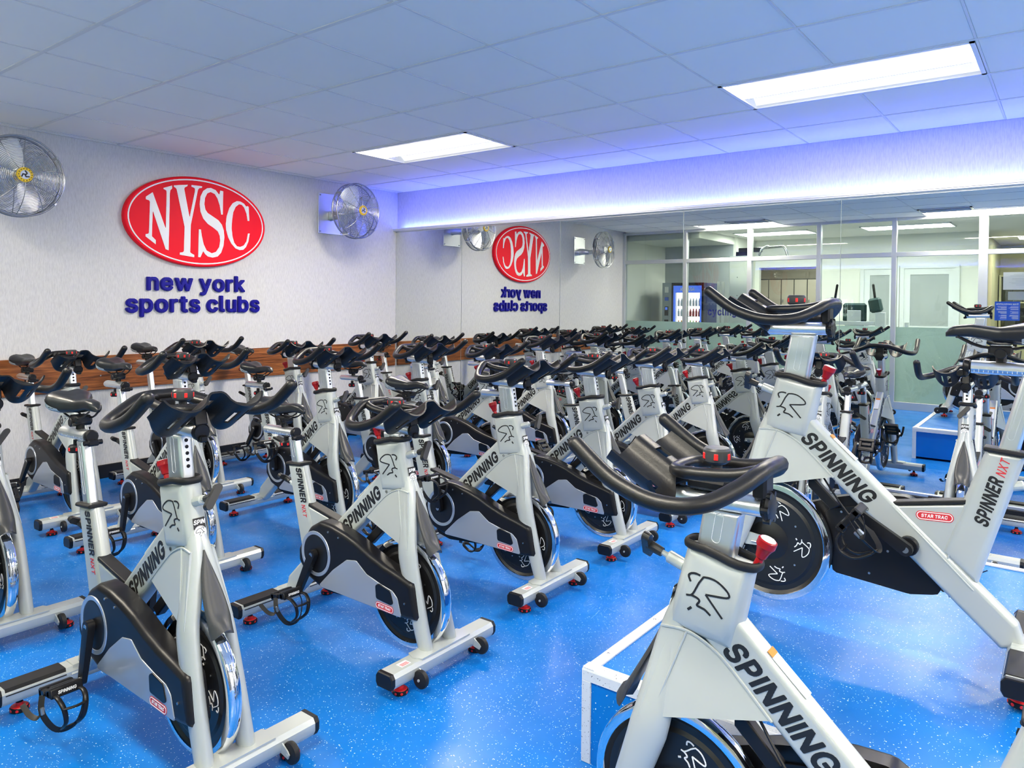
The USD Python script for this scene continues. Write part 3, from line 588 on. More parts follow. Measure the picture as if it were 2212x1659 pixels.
    obj('brake_unit', cat(prism([(.30, .52), (.36, .46), (.405, .42), (.375, .40), (.30, .47)], .03, .005, .003), tube([P3(.0, .33, .53), P3(-.02, .40, .44), P3(-.03, .47, .36)], .0035, 6, smooth=4)), 'black_plastic', t)
    # --- chain guard on the right, back plate on the left of it
    g = rnd(GUARD, .012)
    cg = obj('chain_guard', bevel_plate(g, .036, .098, .020), 'black_plastic', t, 40)
    obj('silver_panel', bevel_plate(rnd(SILV, .008), .090, .1005, .003, 90, 3), 'panel_silver', cg, 40, 'silver lower panel of the guard')
    obj('dark_window', bevel_plate(rnd(WIN, .010), .099, .1035, .003, 60, 3), 'window_black', cg, 40)
    badge(cg, 1, .196, .219, -.03, .1008, .95)
    A0 = P3(0, .615, .335)
    obj('silver_ring', lathe([(.077, .097), (.079, .0995), (.092, .1005), (.094, .097)], 48, 'x', A0), 'bright_ring', cg, 30)
    obj('crank_cover', lathe([(0, .0985), (.060, .0985), (.074, .0995), (.078, .098), (.078, .096)], 40, 'x', A0), 'wheel_black', cg, 30)
    for s, z in ((.535, .44), (.09, .26), (.47, .43)): obj('guard_screw', cyl(P3(.097, s, z), P3(.1015, s, z), .004, 8), 'steel', cg)
    bp = rnd([(.345, .385), (.40, .405), (.562, .444), (.70, .40), (.735, .33), (.72, .235), (.69, .175), (.61, .158), (.375, .178)], .01)
    pl = obj('back_plate', bevel_plate(bp, .036, .029, .002, 70, 2), 'black_plastic', t, 40)
    for s, z in ((.40, .39), (.49, .20), (.545, .285), (.61, .30)): obj('plate_screw', cyl(P3(.030, s, z), P3(.0265, s, z), .004, 8), 'steel', pl)
    # --- cranks and pedals
    obj('crank_axle', cat(cyl(A0+V(-.085, 0, 0), A0+V(.125, 0, 0), .014, 14), cyl(A0+V(-.052, 0, 0), A0+V(-.027, 0, 0), .030, 18, .003)), 'black_plastic', t)
    for sd in (-1, 1):
        th = crank+(0 if sd > 0 else PI); d = V(0, math.sin(th), -math.cos(th)); xa = sd*(.112 if sd > 0 else .080)
        e = A0+V(xa+sd*.018, 0, 0)+d*.168; b0 = A0+V(xa, 0, 0)
        side = np.cross(d, V(1, 0, 0))
        arm = hull([b0+V(sd*k, 0, 0)+(math.cos(a)*d*1+math.sin(a)*side)*.0205 for k in (-.010, .012) for a in np.arange(14)*2*PI/14]+[e+V(sd*k, 0, 0)+(math.cos(a)*d+math.sin(a)*side)*.0155 for k in (-.010, .006) for a in np.arange(14)*2*PI/14])
        ca = obj('crank_arm', arm, 'black_plastic', t, 40)
        obj('crank_bolt', cyl(b0+V(sd*.011, 0, 0), b0+V(sd*.0135, 0, 0), .010, 12), 'steel', ca)
        pc = e+V(sd*.062, 0, 0)
        tilt = .25 if sd > 0 else -.9
        Mp = rotx(tilt)
        body = cat(bx(-.047, .047, .020, .044, -.014, .014, .004), bx(-.047, .047, -.044, -.020, -.014, .014, .004), bx(-.047, -.030, -.040, .040, -.010, .010, .003), bx(.030, .047, -.040, .040, -.010, .010, .003), bx(-.03, .03, -.012, .012, -.012, .012, .004), cyl((-.060*1, 0, 0), (.05, 0, 0), .008, 8))
        pd = obj('pedal', xf(body, Mp @ np.diag([sd, 1, 1]), pc), 'black_plastic', t)
        obj('axle_nut', cyl(e+V(sd*.006, 0, 0), e+V(sd*.016, 0, 0), .010, 8), 'steel', pd)
        # toe cage hanging under the pedal, with its strap
        cage = cat(*[tube([V(x, .044, -.008), V(x*1.05, .078, -.016), V(x*.9, .098, -.045), V(x*.7, .085, -.085), V(x*.6, .040, -.108)], .0045, 8, .008, smooth=4) for x in (-.034, .034)], tube([V(-.032, .096, -.045), V(0, .106, -.046), V(.032, .096, -.045)], .004, 6, .009, smooth=3), tube([V(-.021, .040, -.108), V(0, .030, -.112), V(.021, .040, -.108)], .004, 6, .010, smooth=3), bx(-.046, .046, .040, .050, -.016, .012, .003))
        obj('toe_cage', xf(cage, Mp @ np.diag([sd, 1, 1]), pc), 'black_plastic', pd, 40)
        strap = cat(tube([V(-.052, .0, -.004), V(-.060, .01, -.05), V(-.035, .02, -.105), V(0, .025, -.118), V(.035, .02, -.105), V(.060, .01, -.05), V(.052, .0, -.004)], .0014, 6, .010, smooth=5, up=(0, 0, 1)), tube([V(.058, .004, -.045), V(.070, .0, -.062), V(.082, -.025, -.050), V(.088, -.055, -.02)], .0012, 6, .009, smooth=4, up=(0, 0, 1)))
        s1 = obj('toe_strap', xf(strap, Mp @ np.diag([sd, 1, 1]), pc), 'black_rubber', pd, 40)
        obj('buckle', xf(bx(.052, .064, -.008, .016, -.058, -.034, .003), Mp @ np.diag([sd, 1, 1]), pc), 'steel', s1)
        tm = text('SPINNING', .009, .0008, True, .15, .052)
        obj('lettering', xf(xf(tm, np.stack([V(-1, 0, 0), V(0, 0, 1), V(0, 1, 0)], 1) if True else None, (.026, .0502, -.006)), Mp, pc), 'white_print', pd, False)
    # --- foot bars
    def bar(nm, sc_, pads):
        z = .073
        pts = [(sc_+a, z+b) for a, b in ((-.040, -.012), (-.032, -.026), (.032, -.026), (.040, -.012), (.040, .012), (.030, .026), (-.030, .026), (-.040, .012))]
        o = obj(nm, hull([P3(x, s, q) for x in (-.275, .275) for s, q in pts]), 'frame_paint', t)
        for sd in (-1, 1):
            pc = [(sc_+(a-sc_)*1.02, z+(b-z)*1.03) for a, b in pts]
            obj('end_cap', hull([P3(sd*.268, s, q) for s, q in pc]+[P3(sd*.281, s, q) for s, q in pc]+[P3(sd*.285, sc_+(s-sc_)*.93, z+(q-z)*.9) for s, q in pc]), 'black_plastic', o)
            if pads: obj('foot_pad', hull([P3(sd*x, sc_+s, z+q) for x in (.075, .258) for s, q in ((-.0415, .006), (-.031, .0285), (.031, .0285), (.0415, .006))]), 'black_rubber', o)
            fx = sd*.205
            ft = obj('levelling_foot', lathe([(0, .0), (.026, 0), (.0285, .003), (.0285, .014), (.025, .017), (.009, .019), (.007, .05), (0, .05)], 18, 'z', P3(fx, sc_, 0)), 'black_plastic', t)
            obj('foot_marks', cat(lathe([(.0265, .0155), (.0245, .0178), (.012, .020), (.011, .030)], 18, 'z', P3(fx, sc_, 0)), *[xf(lathe([(0, 0), (.005, 0), (.004, .0014), (0, .0015)], 8), np.stack([V(-math.sin(a), math.cos(a), 0), V(0, 0, 1), V(math.cos(a), math.sin(a), 0)], 1), P3(fx, sc_, .0085)+V(.028*math.cos(a), .028*math.sin(a), 0)) for a in np.arange(8)*PI/4+.2]), 'red_dot', ft)
        return o
    fb = bar('front_foot_bar', 0.0, False)
    obj('mount_plate', hull([P3(x, s, z) for x, s in ((-.13, -.035), (.13, -.035), (.145, 0), (.13, .036), (-.13, .036), (-.145, 0)) for z in (.098, .1035)]), 'frame_paint', fb)
    for sd in (-1, 1):
        w_ = obj('transport_wheel', lathe([(0, -.011), (.022, -.011), (.031, -.008), (.033, 0), (.031, .008), (.022, .011), (0, .011)], 22, 'x', P3(sd*.165, -.063, .052)), 'black_rubber', fb, 35)
        obj('wheel_bracket', cat(hull([P3(sd*.150+k, s, z) for k in (-.002, .002) for s, z in ((-.03, .085), (-.03, .05), (-.068, .042), (-.074, .055), (-.066, .064))]), cyl(P3(sd*.147, -.063, .052), P3(sd*.180, -.063, .052), .005, 8)), 'frame_paint', fb)
    obj('rating_label', hull([P3(x, s, .0995) for x in (.17, .215) for s in (-.018, .012)]+[P3(x, s, .1002) for x in (.17, .215) for s in (-.018, .012)]), 'white_print', fb, False)
    obj('label_print', cat(*[hull([P3(x, s, z) for x in (.175, .210) for s in (a, a+.003) for z in (.1002, .1006)]) for a in (-.014, -.008, -.002)]), 'red_print', fb, False)
    bar('rear_foot_bar', .92, True)
    obj('mount_saddle', hull([P3(x, .92+s, z) for x, s in ((-.06, -.043), (.06, -.043), (.06, .043), (-.06, .043)) for z in (.075,)]+[P3(x, .92+s, .102) for x, s in ((-.05, -.03), (.05, -.03), (.05, .03), (-.05, .03))]), 'frame_paint', t)
    return t
def prism_side(pts, x0, x1): return hull([P3(x, s, z) for s, z in pts for x in (x0, x1)])

G_ROW = 'class spin bikes facing the podium'
# (x, front y, handlebar height, saddle height, saddle offset, crank angle, label)
ROWS = [
 (1.145, 1.87, 1.035, 1.03, .03, -.06, 'silver spin bike in the front row, nearest the glass front, saddle and bars raised'),
 (2.015, 1.87, .925, .925, .075, -.42, 'silver spin bike in the front row, second from the glass front, bars set low'),
 (2.850, 1.94, 1.03, .955, .05, PI+.05, 'silver spin bike in the front row, third from the glass front, right pedal up'),
 (3.670, 1.965, 1.02, .94, .05, .6, 'silver spin bike in the front row, fourth from the glass front'),
 (4.430, 1.98, 1.02, .94, .05, .6, 'silver spin bike in the front row, second from the mirrors'),
 (5.200, 1.97, .985, .98, .04, -.5, 'silver spin bike in the front row, closest to the mirrors'),
 (1.100, 3.36, .985, .98, .04, -.5, 'silver spin bike in the middle row, nearest the glass front'),
 (1.950, 3.36, 1.035, 1.03, .03, -.06, 'silver spin bike in the middle row, second from the glass front'),
 (2.860, 3.36, 1.03, .955, .05, PI+.05, 'silver spin bike in the middle row, third from the glass front'),
 (3.680, 3.38, 1.02, .94, .05, .6, 'silver spin bike in the middle row, fourth from the glass front'),
 (4.450, 3.40, .985, .98, .04, -.5, 'silver spin bike in the middle row, second from the mirrors'),
 (5.200, 3.40, 1.03, .955, .05, PI+.05, 'silver spin bike in the middle row, closest to the mirrors'),
 (1.970, 4.74, .985, .98, .04, -.5, 'silver spin bike by the logo wall, left of the sign'),
 (2.790, 4.74, 1.02, 1.03, .03, .6, 'silver spin bike by the logo wall, below the sign'),
 (3.620, 4.74, .985, .98, .04, -.5, 'silver spin bike by the logo wall, just right of the sign'),
 (4.430, 4.74, 1.02, .94, .05, .6, 'silver spin bike by the logo wall, second from the mirrors'),
 (5.200, 4.74, .985, .98, .04, -.5, 'silver spin bike in the corner of logo wall and mirrors'),
]
EXTRA = [
 (1.562, .87-S0, 0, 0, .986, .97, .11, 1.45, 'silver spin bike on the floor before the podium, closest to the camera', 'instructor spin bikes'),
 (2.64, 1.02-S0, PZ+.006, 0, 1.047, 1.040, -.08, -.98, 'silver spin bike standing on the blue podium, seen from its flywheel side', 'instructor spin bikes'),
 (4.53+S0, 1.23, 0, 90, 1.02, .94, .05, .6, 'silver spin bike with its back to the mirrors, half hidden behind the podium bike', 'spin bikes along the mirrors'),
 (4.53+S0, .465, 0, 90, .985, .98, .04, -.5, 'silver spin bike with its back to the mirrors, seen head-on under the podium saddle', 'spin bikes along the mirrors'),
]
PROTO = {}
def place(label, hb, seat, sds, cr, loc, rz, group):
    k = (hb, seat, cr)
    if k in PROTO: return dup(PROTO[k], label, loc, rz, group)
    PROTO[k] = make_bike(label, hb, seat, sds, cr, loc, rz, group); return PROTO[k]
for x, yf, hb, seat, sds, cr, lb in ROWS: place(lb, hb, seat, sds, cr, (x, yf+S0, 0), 180, G_ROW)
for x, y, z, rz, hb, seat, sds, cr, lb, gp in EXTRA: place(lb, hb, seat, sds, cr, (x, y, z), rz, gp)

# ---------------------------------------------------------------- logo on the wall
def poly_txt(s): return Polygon([tuple(map(float, q.split(','))) for q in s.split('|')])
LOGO = dict(
 N='2.885,2.209|2.938,2.25|3.047,1.961|3.054,2.26|3.051,2.28|3.028,2.29|3.028,2.297|3.098,2.325|3.098,2.303|3.083,2.286|3.079,2.263|3.069,1.794|3.046,1.801|2.938,2.111|2.931,1.897|2.963,1.868|2.963,1.836|2.882,1.893|2.883,1.91|2.904,1.915|2.91,1.926|2.918,2.171|2.91,2.184|2.885,2.189',
 Y='3.114,2.329|3.231,2.35|3.228,2.338|3.207,2.326|3.201,2.313|3.249,2.073|3.297,2.308|3.297,2.324|3.291,2.332|3.265,2.34|3.267,2.352|3.359,2.354|3.357,2.341|3.334,2.336|3.322,2.32|3.259,2.018|3.254,1.788|3.265,1.779|3.29,1.767|3.289,1.749|3.165,1.763|3.167,1.78|3.192,1.784|3.201,1.794|3.207,1.996|3.138,2.302|3.129,2.312|3.114,2.319',
 S='3.528,2.339|3.554,2.336|3.55,2.135|3.537,2.134|3.523,2.211|3.502,2.268|3.476,2.304|3.438,2.317|3.406,2.301|3.386,2.26|3.38,2.206|3.389,2.16|3.41,2.133|3.457,2.108|3.509,2.08|3.542,2.044|3.56,1.997|3.566,1.937|3.558,1.864|3.536,1.802|3.503,1.767|3.458,1.755|3.414,1.762|3.388,1.782|3.371,1.807|3.345,1.752|3.327,1.753|3.332,1.987|3.349,1.986|3.357,1.933|3.374,1.863|3.401,1.812|3.449,1.79|3.49,1.806|3.519,1.849|3.528,1.904|3.524,1.946|3.506,1.984|3.464,2.013|3.413,2.041|3.372,2.082|3.347,2.138|3.339,2.202|3.347,2.267|3.372,2.317|3.406,2.343|3.438,2.35|3.483,2.337|3.518,2.3',
 C='3.79,2.233|3.802,2.229|3.81,2.104|3.794,2.103|3.783,2.165|3.759,2.218|3.735,2.24|3.707,2.242|3.674,2.215|3.65,2.164|3.639,2.089|3.635,2.022|3.644,1.949|3.661,1.896|3.688,1.867|3.72,1.863|3.756,1.878|3.783,1.917|3.798,1.989|3.814,1.99|3.801,1.918|3.777,1.867|3.75,1.841|3.715,1.836|3.675,1.848|3.634,1.888|3.604,1.94|3.584,2.005|3.581,2.054|3.589,2.121|3.614,2.196|3.647,2.243|3.687,2.266|3.721,2.266|3.755,2.252|3.779,2.227')
WX = np.stack([V(1, 0, 0), V(0, 0, 1), V(0, -1, 0)], 1)            # xy drawing -> on the logo wall, facing the room
lg = thing('wall_logo', 'red oval NYSC sign with white serif letters on the wallpaper wall', 'sign', (3.346, YL, 2.048))
def oval(a, b, n=96): return Polygon([(a*math.cos(q), b*math.sin(q)) for q in np.arange(n)*2*PI/n])
ls = []
for k, (d, o) in enumerate(((0, 0), (.030, 0), (.037, .004), (.041, .010), (.042, .016))): ls.append((d, o))
vv, n = [], 96
for d, o in ls: vv += [((.632-o)*math.cos(q), -d-.004, (.379-o)*math.sin(q)) for q in np.arange(n)*2*PI/n]
ff = [q for k in range(len(ls)-1) for j in range(n) for q in ((k*n+j, k*n+(j+1) % n, (k+1)*n+(j+1) % n), (k*n+j, (k+1)*n+(j+1) % n, (k+1)*n+j))]
vv += [(0, -.046, 0), (0, -.004, 0)]; c = len(ls)*n
ff += [(c, (len(ls)-1)*n+j, (len(ls)-1)*n+(j+1) % n) for j in range(n)]+[(c+1, (j+1) % n, j) for j in range(n)]
m = trimesh.Trimesh(np.array(vv), np.array(ff), process=False); m.fix_normals()
obj('sign_board', m, 'sign_red', lg, 40)
obj('oval_line', xf(flat(oval(.605, .357).difference(oval(.594, .346)), .003), WX, (0, -.0455, 0)), 'sign_white', lg, False)
for ch in 'NYSC':
    g = shapely.affinity.translate(poly_txt(LOGO[ch]), -3.346, -2.048).buffer(.003).buffer(-.002)
    obj('letter', xf(flat(g, .004), WX, (0, -.0455, 0)), 'sign_white', lg, False)
def wall_words(t, x0, x1, z, xh):
    """raised rounded letters, one mesh each"""
    gl = [glyph(ch, .055) if ch != ' ' else None for ch in t]; x, place_ = 0, []
    for ch, g in zip(t, gl):
        if g is None: x += .34; continue
        place_.append((x, g)); x += g.bounds[2]+.10
    tot = x-.10; sx = (x1-x0)/tot; sz = xh/.77
    T = thing('wall_lettering', 'dark blue raised letters reading "%s" below the red oval sign' % t, 'lettering', (x0, YL, z), 0, 'wall lettering')
    for px, g in place_:
        g = shapely.affinity.scale(shapely.affinity.translate(g, px, 0), sx, sz, origin=(0, 0)); parts = []
        for d, o in ((.018, 0), (.021, .0025), (.0235, .0055), (.025, .009)):
            q = g.buffer(-o)
            if not q.is_empty: parts.append(xf(flat(q, d), WX, (0, -.0, 0)))
        obj('letter', cat(*parts), 'sign_blue', T, False)
wall_words('new york', 2.908, 3.790, 1.470, .098); wall_words('sports clubs', 2.742, 3.940, 1.291, .100)

# ---------------------------------------------------------------- wall fans
def fan(label, x, y, z):
    t = thing('wall_fan', label, 'fan', (x, YL, z), 0, 'chrome wall fans')
    D = YL-y; R = .262
    obj('wall_plate', bx(-.15+.02, .15+.02, -.010, -.002, -.20, .20, .002), 'aluminium_bright', t, False)
    for a in (-.11, .15):
        for b in (-.18, .18): obj('plate_bolt', cyl((a, -.010, b), (a, -.018, b), .008, 6), 'steel', t)
    obj('bracket', cat(tube([V(.02, -.01, -.02), V(.02, -.08, -.02), V(-.02, -.16, -.03), V(0, -D+.16, -.02)], [.05, .045, .035, .03], 10, [.03, .03, .028, .028], smooth=4, caps=.05)), 'aluminium', t)
    obj('motor', lathe([(0, .02), (.055, .02), (.07, .04), (.072, .12), (.05, .15), (0, .155)], 20, 'y', (0, -D-.01, 0)), 'aluminium', t)
    cg = []
    def ring(r, yy, w=.0022, n=40): return tube([V(r*math.cos(a), yy, r*math.sin(a)) for a in np.arange(n)*2*PI/n], w, 5, closed=True, up=(0, 1, 0))
    def dome(r): return .085*(1-(r/R)**2.4)
    for nm, sg, y0 in (('front_grille', -1, -D-.045), ('rear_grille', 1, -D+.02)):
        rs = np.linspace(.052, R-.006, 22)
        o = obj(nm, cat(*[ring(r, y0+sg*dome(r)*.8, .0017) for r in rs]), 'fan_wire', t, True, kind='stuff')
        for k in range(10):
            a = k*2*PI/10+.2
            obj('spoke', tube([V(r*math.cos(a+.25*(1-r/R)), y0+sg*(dome(r)*.8+.002), r*math.sin(a+.25*(1-r/R))) for r in np.linspace(.045, R, 8)], .0026, 5), 'fan_wire', o, True)
    obj('rim_band', cat(ring(R, -D-.045, .007, 56), ring(R, -D+.02, .007, 56)), 'fan_wire', t, True)
    for a in (.6, 2.5, 4.2, 5.6): obj('rim_clip', bx(-.009, .009, -.055, .025, -.006, .008, .002).apply_transform(np.vstack([np.hstack([roty(-a+PI/2), V(R*math.cos(a), -D-.002, R*math.sin(a)).reshape(3, 1)]), [0, 0, 0, 1]])), 'steel', t, False)
    for k in range(4):
        a0 = k*PI/2+.45; pts = []
        for i in range(9):
            r = .045+.195*i/8; hw = .045+.075*math.sin(PI*min(1, i/8*.62)); 
            for j in range(7):
                u = (j/6-.5)*2; a = a0+u*hw/r*.75 if r > .06 else a0+u*.6
                pts.append(V(r*math.cos(a), -D-.015+.038*u*(.5+.5*i/8)+.006*u*u, r*math.sin(a)))
        v = np.array(pts); f = [(i*7+j, i*7+j+1, (i+1)*7+j+1) for i in range(8) for j in range(6)]+[(i*7+j, (i+1)*7+j+1, (i+1)*7+j) for i in range(8) for j in range(6)]
        m = trimesh.Trimesh(v, np.array(f), process=False); w = trimesh.Trimesh(v+V(0, .002, 0), np.array(f)[:, ::-1], process=False)
        obj('blade', cat(m, w), 'aluminium_bright', t, True)
    obj('hub', lathe([(0, -.02), (.045, -.02), (.05, 0), (.05, .04), (0, .04)], 20, 'y', (0, -D-.02, 0)), 'aluminium_bright', t)
    yb = -D-.045-.068-.004
    bd = obj('badge', lathe([(0, 0), (.045, 0), (.048, .004), (.048, .012), (0, .012)], 32, 'y', (0, yb-.006, 0)), 'yellow', t, 30, 'round yellow centre badge')
    bw = flat(Point(0, 0).buffer(.029), .0012)
    obj('badge_centre', xf(bw, np.stack([V(1, 0, 0), V(0, 0, 1), V(0, -1, 0)], 1), (0, yb-.006, 0)), 'bright_ring', bd, False)
    sw = unary_union([LineString([(.003*math.cos(a), .003*math.sin(a)), (.014*math.cos(a+.5), .014*math.sin(a+.5)), (.024*math.cos(a+1.3), .024*math.sin(a+1.3))]).buffer(.0038) for a in (.3, 2.4, 4.5)]+[Point(.0385*math.cos(a), .0385*math.sin(a)).buffer(.0030, quad_segs=3) for a in np.arange(14)*2*PI/14])
    obj('badge_swirl', xf(flat(sw, .0022), np.stack([V(1, 0, 0), V(0, 0, 1), V(0, -1, 0)], 1), (0, yb-.006, 0)), 'black_print', bd, False)
    return t
f1 = fan('chrome wall fan left of the red oval sign', 1.87, 5.55, 2.19)
dup(f1, 'chrome wall fan in the corner next to the blue lit wall', (4.73, YL, 2.262), 0, 'chrome wall fans')

# ---------------------------------------------------------------- glazed front (seen in the mirrors)
MY = [(6.105, 6.05), (5.005, 4.945), (3.965, 3.90), (2.96, 2.90), (1.985, 1.925), (.985, .885)]        # mullions, upper and lower edge in y
XA, XB = XS-.045, XS+.045; ZT, ZB1, ZB2, ZF = 2.55, 2.125, 2.065, 1.115
for n in range(5):
    (a0, a1), (b0, b1) = MY[n], MY[n+1]
    w = UsdGeom.Xform.Define(stage, '/World/window_%d' % (n+1)); w.AddTranslateOp().Set(Gf.Vec3d(0, 0, 0))
    setd(w, kind='structure', label=['glazed bay of the glass front next to the logo wall', 'glazed bay with the vending machine behind it', 'glazed bay before the locker room doorway', 'glazed bay before the padded exercise machine', 'glazed bay beside the glass door'][n])
    obj('mullion', bx(XA, XB, a1, a0, 0, CEIL, .002), 'mullion_grey', w, False)
    if n == 4: obj('mullion', bx(XA, XB, b1, b0, 0, CEIL, .002), 'mullion_grey', w, False)
    obj('head_bar', bx(XA, XB, b0, a1, ZT, CEIL, .002), 'mullion_grey', w, False); obj('transom_bar', bx(XA, XB, b0, a1, ZB2, ZB1, .002), 'mullion_grey', w, False); obj('sill_bar', bx(XA, XB, b0, a1, 0, .105, .002), 'mullion_grey', w, False)
    obj('upper_pane', bx(XS-.003, XS+.003, b0, a1, ZB1, ZT), 'glass', w, False); lp = obj('lower_pane', bx(XS-.003, XS+.003, b0, a1, .105, ZB2), 'glass', w, False)
    obj('frosted_film', bx(XS-.006, XS-.0035, b0, a1, .105, ZF), 'frosted_film', lp, False, 'frosted lower band of the pane')
    if n == 1:
        m = text('cycling', .105, .001, True, 0, .46)
        obj('lettering', xf(m, np.stack([V(0, -1, 0), V(0, 0, 1), V(-1, 0, 0)], 1), (XS-.0062, 4.60, 1.235)), 'blue_letter', lp, False, 'blue word on the glass, read from outside')
d1 = UsdGeom.Xform.Define(stage, '/World/door_1'); d1.AddTranslateOp().Set(Gf.Vec3d(0, 0, 0)); setd(d1, kind='structure', label='open aluminium door frame with a glass light above it')
obj('jamb', bx(XA, XB, -.10, -.02, 0, CEIL, .002), 'mullion_grey', d1, False); obj('head_bar', bx(XA, XB, -.02, .885, ZT, CEIL, .002), 'mullion_grey', d1, False); obj('transom_bar', bx(XA, XB, -.02, .885, ZB2, ZB1, .002), 'mullion_grey', d1, False); obj('upper_pane', bx(XS-.003, XS+.003, -.02, .885, ZB1, ZT), 'glass', d1, False)
w = UsdGeom.Xform.Define(stage, '/World/window_6'); w.AddTranslateOp().Set(Gf.Vec3d(0, 0, 0)); setd(w, kind='structure', label='glazed bays of the glass front past the open door')
obj('head_bar', bx(XA, XB, YB, -.10, ZT, CEIL, .002), 'mullion_grey', w, False); obj('transom_bar', bx(XA, XB, YB, -.10, ZB2, ZB1, .002), 'mullion_grey', w, False); obj('sill_bar', bx(XA, XB, YB, -.10, 0, .105, .002), 'mullion_grey', w, False)
for a, b in ((-1.12, -.10), (-2.16, -1.18), (YB, -2.22)):
    obj('upper_pane', bx(XS-.003, XS+.003, a, b, ZB1, ZT), 'glass', w, False); lp = obj('lower_pane', bx(XS-.003, XS+.003, a, b, .105, ZB2), 'glass', w, False)
    obj('frosted_film', bx(XS-.006, XS-.0035, a, b, .105, ZF), 'frosted_film', lp, False)
for a in (-1.15, -2.19): obj('mullion', bx(XA, XB, a-.03, a+.03, 0, CEIL, .002), 'mullion_grey', w, False)
# glass screen behind the camera with notices
gs = thing('glass_screen', 'clear glass screen with paper notices across the corridor from the door', 'screen', (-.30, .43, 0))
obj('pane', bx(-.004, .004, -.50, .45, .02, 2.2), 'glass', gs, False); obj('base_rail', bx(-.02, .02, -.50, .45, 0, .03, .002), 'aluminium', gs, False)
ps = thing('poster', 'blue printed notice with white lines of text on the glass', 'poster', (-.294, .705, 1.345))
FX = np.stack([V(0, 1, 0), V(0, 0, 1), V(1, 0, 0)], 1)
obj('sheet', bx(-.0012, .0012, -.138, .138, -.125, .125), 'blue_print', ps, False)
obj('heading', xf(text('Group exercise policies', .017, .0006, True, 0, .245), FX, (.0013, -.122, .085)), 'white_print', ps, False)
ln = []
random.seed(11)
for c in (-.122, .006):
    for r in range(15):
        if r in (5, 9): continue
        ln.append(bx(.0012, .0018, c, c+random.uniform(.06, .112), .066-r*.0118-.004, .066-r*.0118))
obj('text_lines', cat(*ln), 'white_print', ps, False, kind='stuff')
pp = thing('notice', 'white paper notice above the blue poster', 'notice', (-.294, .545, 1.74))
obj('sheet', bx(-.0012, .0012, -.21, .21, -.115, .115), 'paper', pp, False)
obj('text_lines', cat(*[bx(.0012, .0016, -.12+random.uniform(0, .02), .05+random.uniform(0, .1), .085-r*.017-.003, .085-r*.017) for r in range(9) if r != 2]), 'paper_grey', pp, False, kind='stuff')
obj('sheet', bx(-.296, -.2935, .33, .70, 1.49, 1.60), 'paper_grey', None, False, 'grey card taped to the glass under the white notice', 'card')

# ---------------------------------------------------------------- hall beyond the glass
HX = -2.3
struct('floor_hall', bx(-6, XS-.05, -3.4, 6.4, -.06, 0), 'hall_floor', 'grey floor of the hall beyond the glass')
struct('ceiling_hall', bx(-6, XS-.05, -3.4, 6.4, CEIL, CEIL+.06), 'tile_white', 'pale ceiling of the hall beyond the glass')
struct('wall_hall_end', bx(-1.45, XS-.05, 6.10, 6.2, 0, CEIL), 'hall_white', 'pale end wall of the vending alcove')
struct('wall_alcove', bx(-1.45, -1.35, 4.80, 6.1, 0, CEIL), 'hall_grey', 'grey back wall of the vending alcove')
struct('ceiling_alcove', bx(-1.45, XS-.06, 4.78, 6.1, 2.46, CEIL-.002), 'hall_white', 'lowered ceiling over the vending alcove')
struct('wall_alcove_return', bx(HX, -1.35, 4.74, 4.80, 0, CEIL), 'hall_white', 'short pale wall beside the vending alcove')
def wall_with_hole(y0, y1, ya, yb, zt, nm, lb):
    return struct(nm, cat(bx(HX-.1, HX, y0, ya, 0, CEIL), bx(HX-.1, HX, yb, y1, 0, CEIL), bx(HX-.1, HX, ya, yb, zt, CEIL)), 'hall_white', lb)
wall_with_hole(1.15, 4.74, 3.62, 4.66, 2.09, 'wall_hall_back', 'pale wall of the hall with the locker room opening')
struct('wall_locker_room', bx(-5.25, -5.15, 2.6, 6.2, 0, 2.5), 'locker', 'brown back wall of the locker room')
struct('wall_locker_room_side', bx(-5.15, HX-.1, 2.6, 2.7, 0, 2.5), 'locker', 'brown side wall of the locker room')
struct('wall_locker_room_end', bx(-5.15, HX-.1, 6.1, 6.2, 0, 2.5), 'locker', 'brown end wall of the locker room'); struct('ceiling_locker_room', bx(-5.15, HX-.1, 2.7, 6.1, 2.45, 2.5), 'locker', 'dark ceiling of the locker room')
lk = thing('locker_bank', 'row of tall brown lockers seen through the opening', 'lockers', (-4.9, 4.9, 0))
for k in range(7):
    for z0, z1 in ((.1, 1.02), (1.04, 1.95)):
        o = obj('locker_door', bx(.14, .16, -.95+k*.27, -.70+k*.27, z0, z1, .003), 'locker', lk, False); obj('door_latch', bx(.16, .175, -.74+k*.27, -.72+k*.27, (z0+z1)/2-.03, (z0+z1)/2+.03, .002), 'steel', o, False)
obj('body', bx(-.2, .14, -.96, .94, 0, 1.97), 'dark_room', lk, False)
# doors in the hall wall
def leaf(n, y0, y1, z1, glassy, lb):
    d = UsdGeom.Xform.Define(stage, '/World/door_%d' % n); d.AddTranslateOp().Set(Gf.Vec3d(HX, 0, 0)); setd(d, kind='structure', label=lb)
    obj('frame', cat(bx(0, .035, y0-.06, y0, 0, z1+.05), bx(0, .035, y1, y1+.06, 0, z1+.05), bx(0, .035, y0, y1, z1, z1+.05)), 'machine_white', d, False)
    obj('leaf', cat(bx(.0, .02, y0, y0+.09, 0, z1), bx(.0, .02, y1-.09, y1, 0, z1), bx(0, .02, y0+.09, y1-.09, z1-.10, z1), bx(0, .02, y0+.09, y1-.09, 0, .2), bx(0, .024, y0+.09, y1-.09, .98, 1.08)), 'machine_white', d, False)
    obj('panel', bx(.002, .01, y0+.09, y1-.09, .2, z1-.10), glassy, d, False)
    obj('handle', cat(tube([V(.02, y1-.05, 1.04), V(.07, y1-.05, 1.04), V(.075, y1-.12, 1.04)], .010, 8), bx(.018, .026, y1-.08, y1-.02, .95, 1.13)), 'aluminium_bright', d)
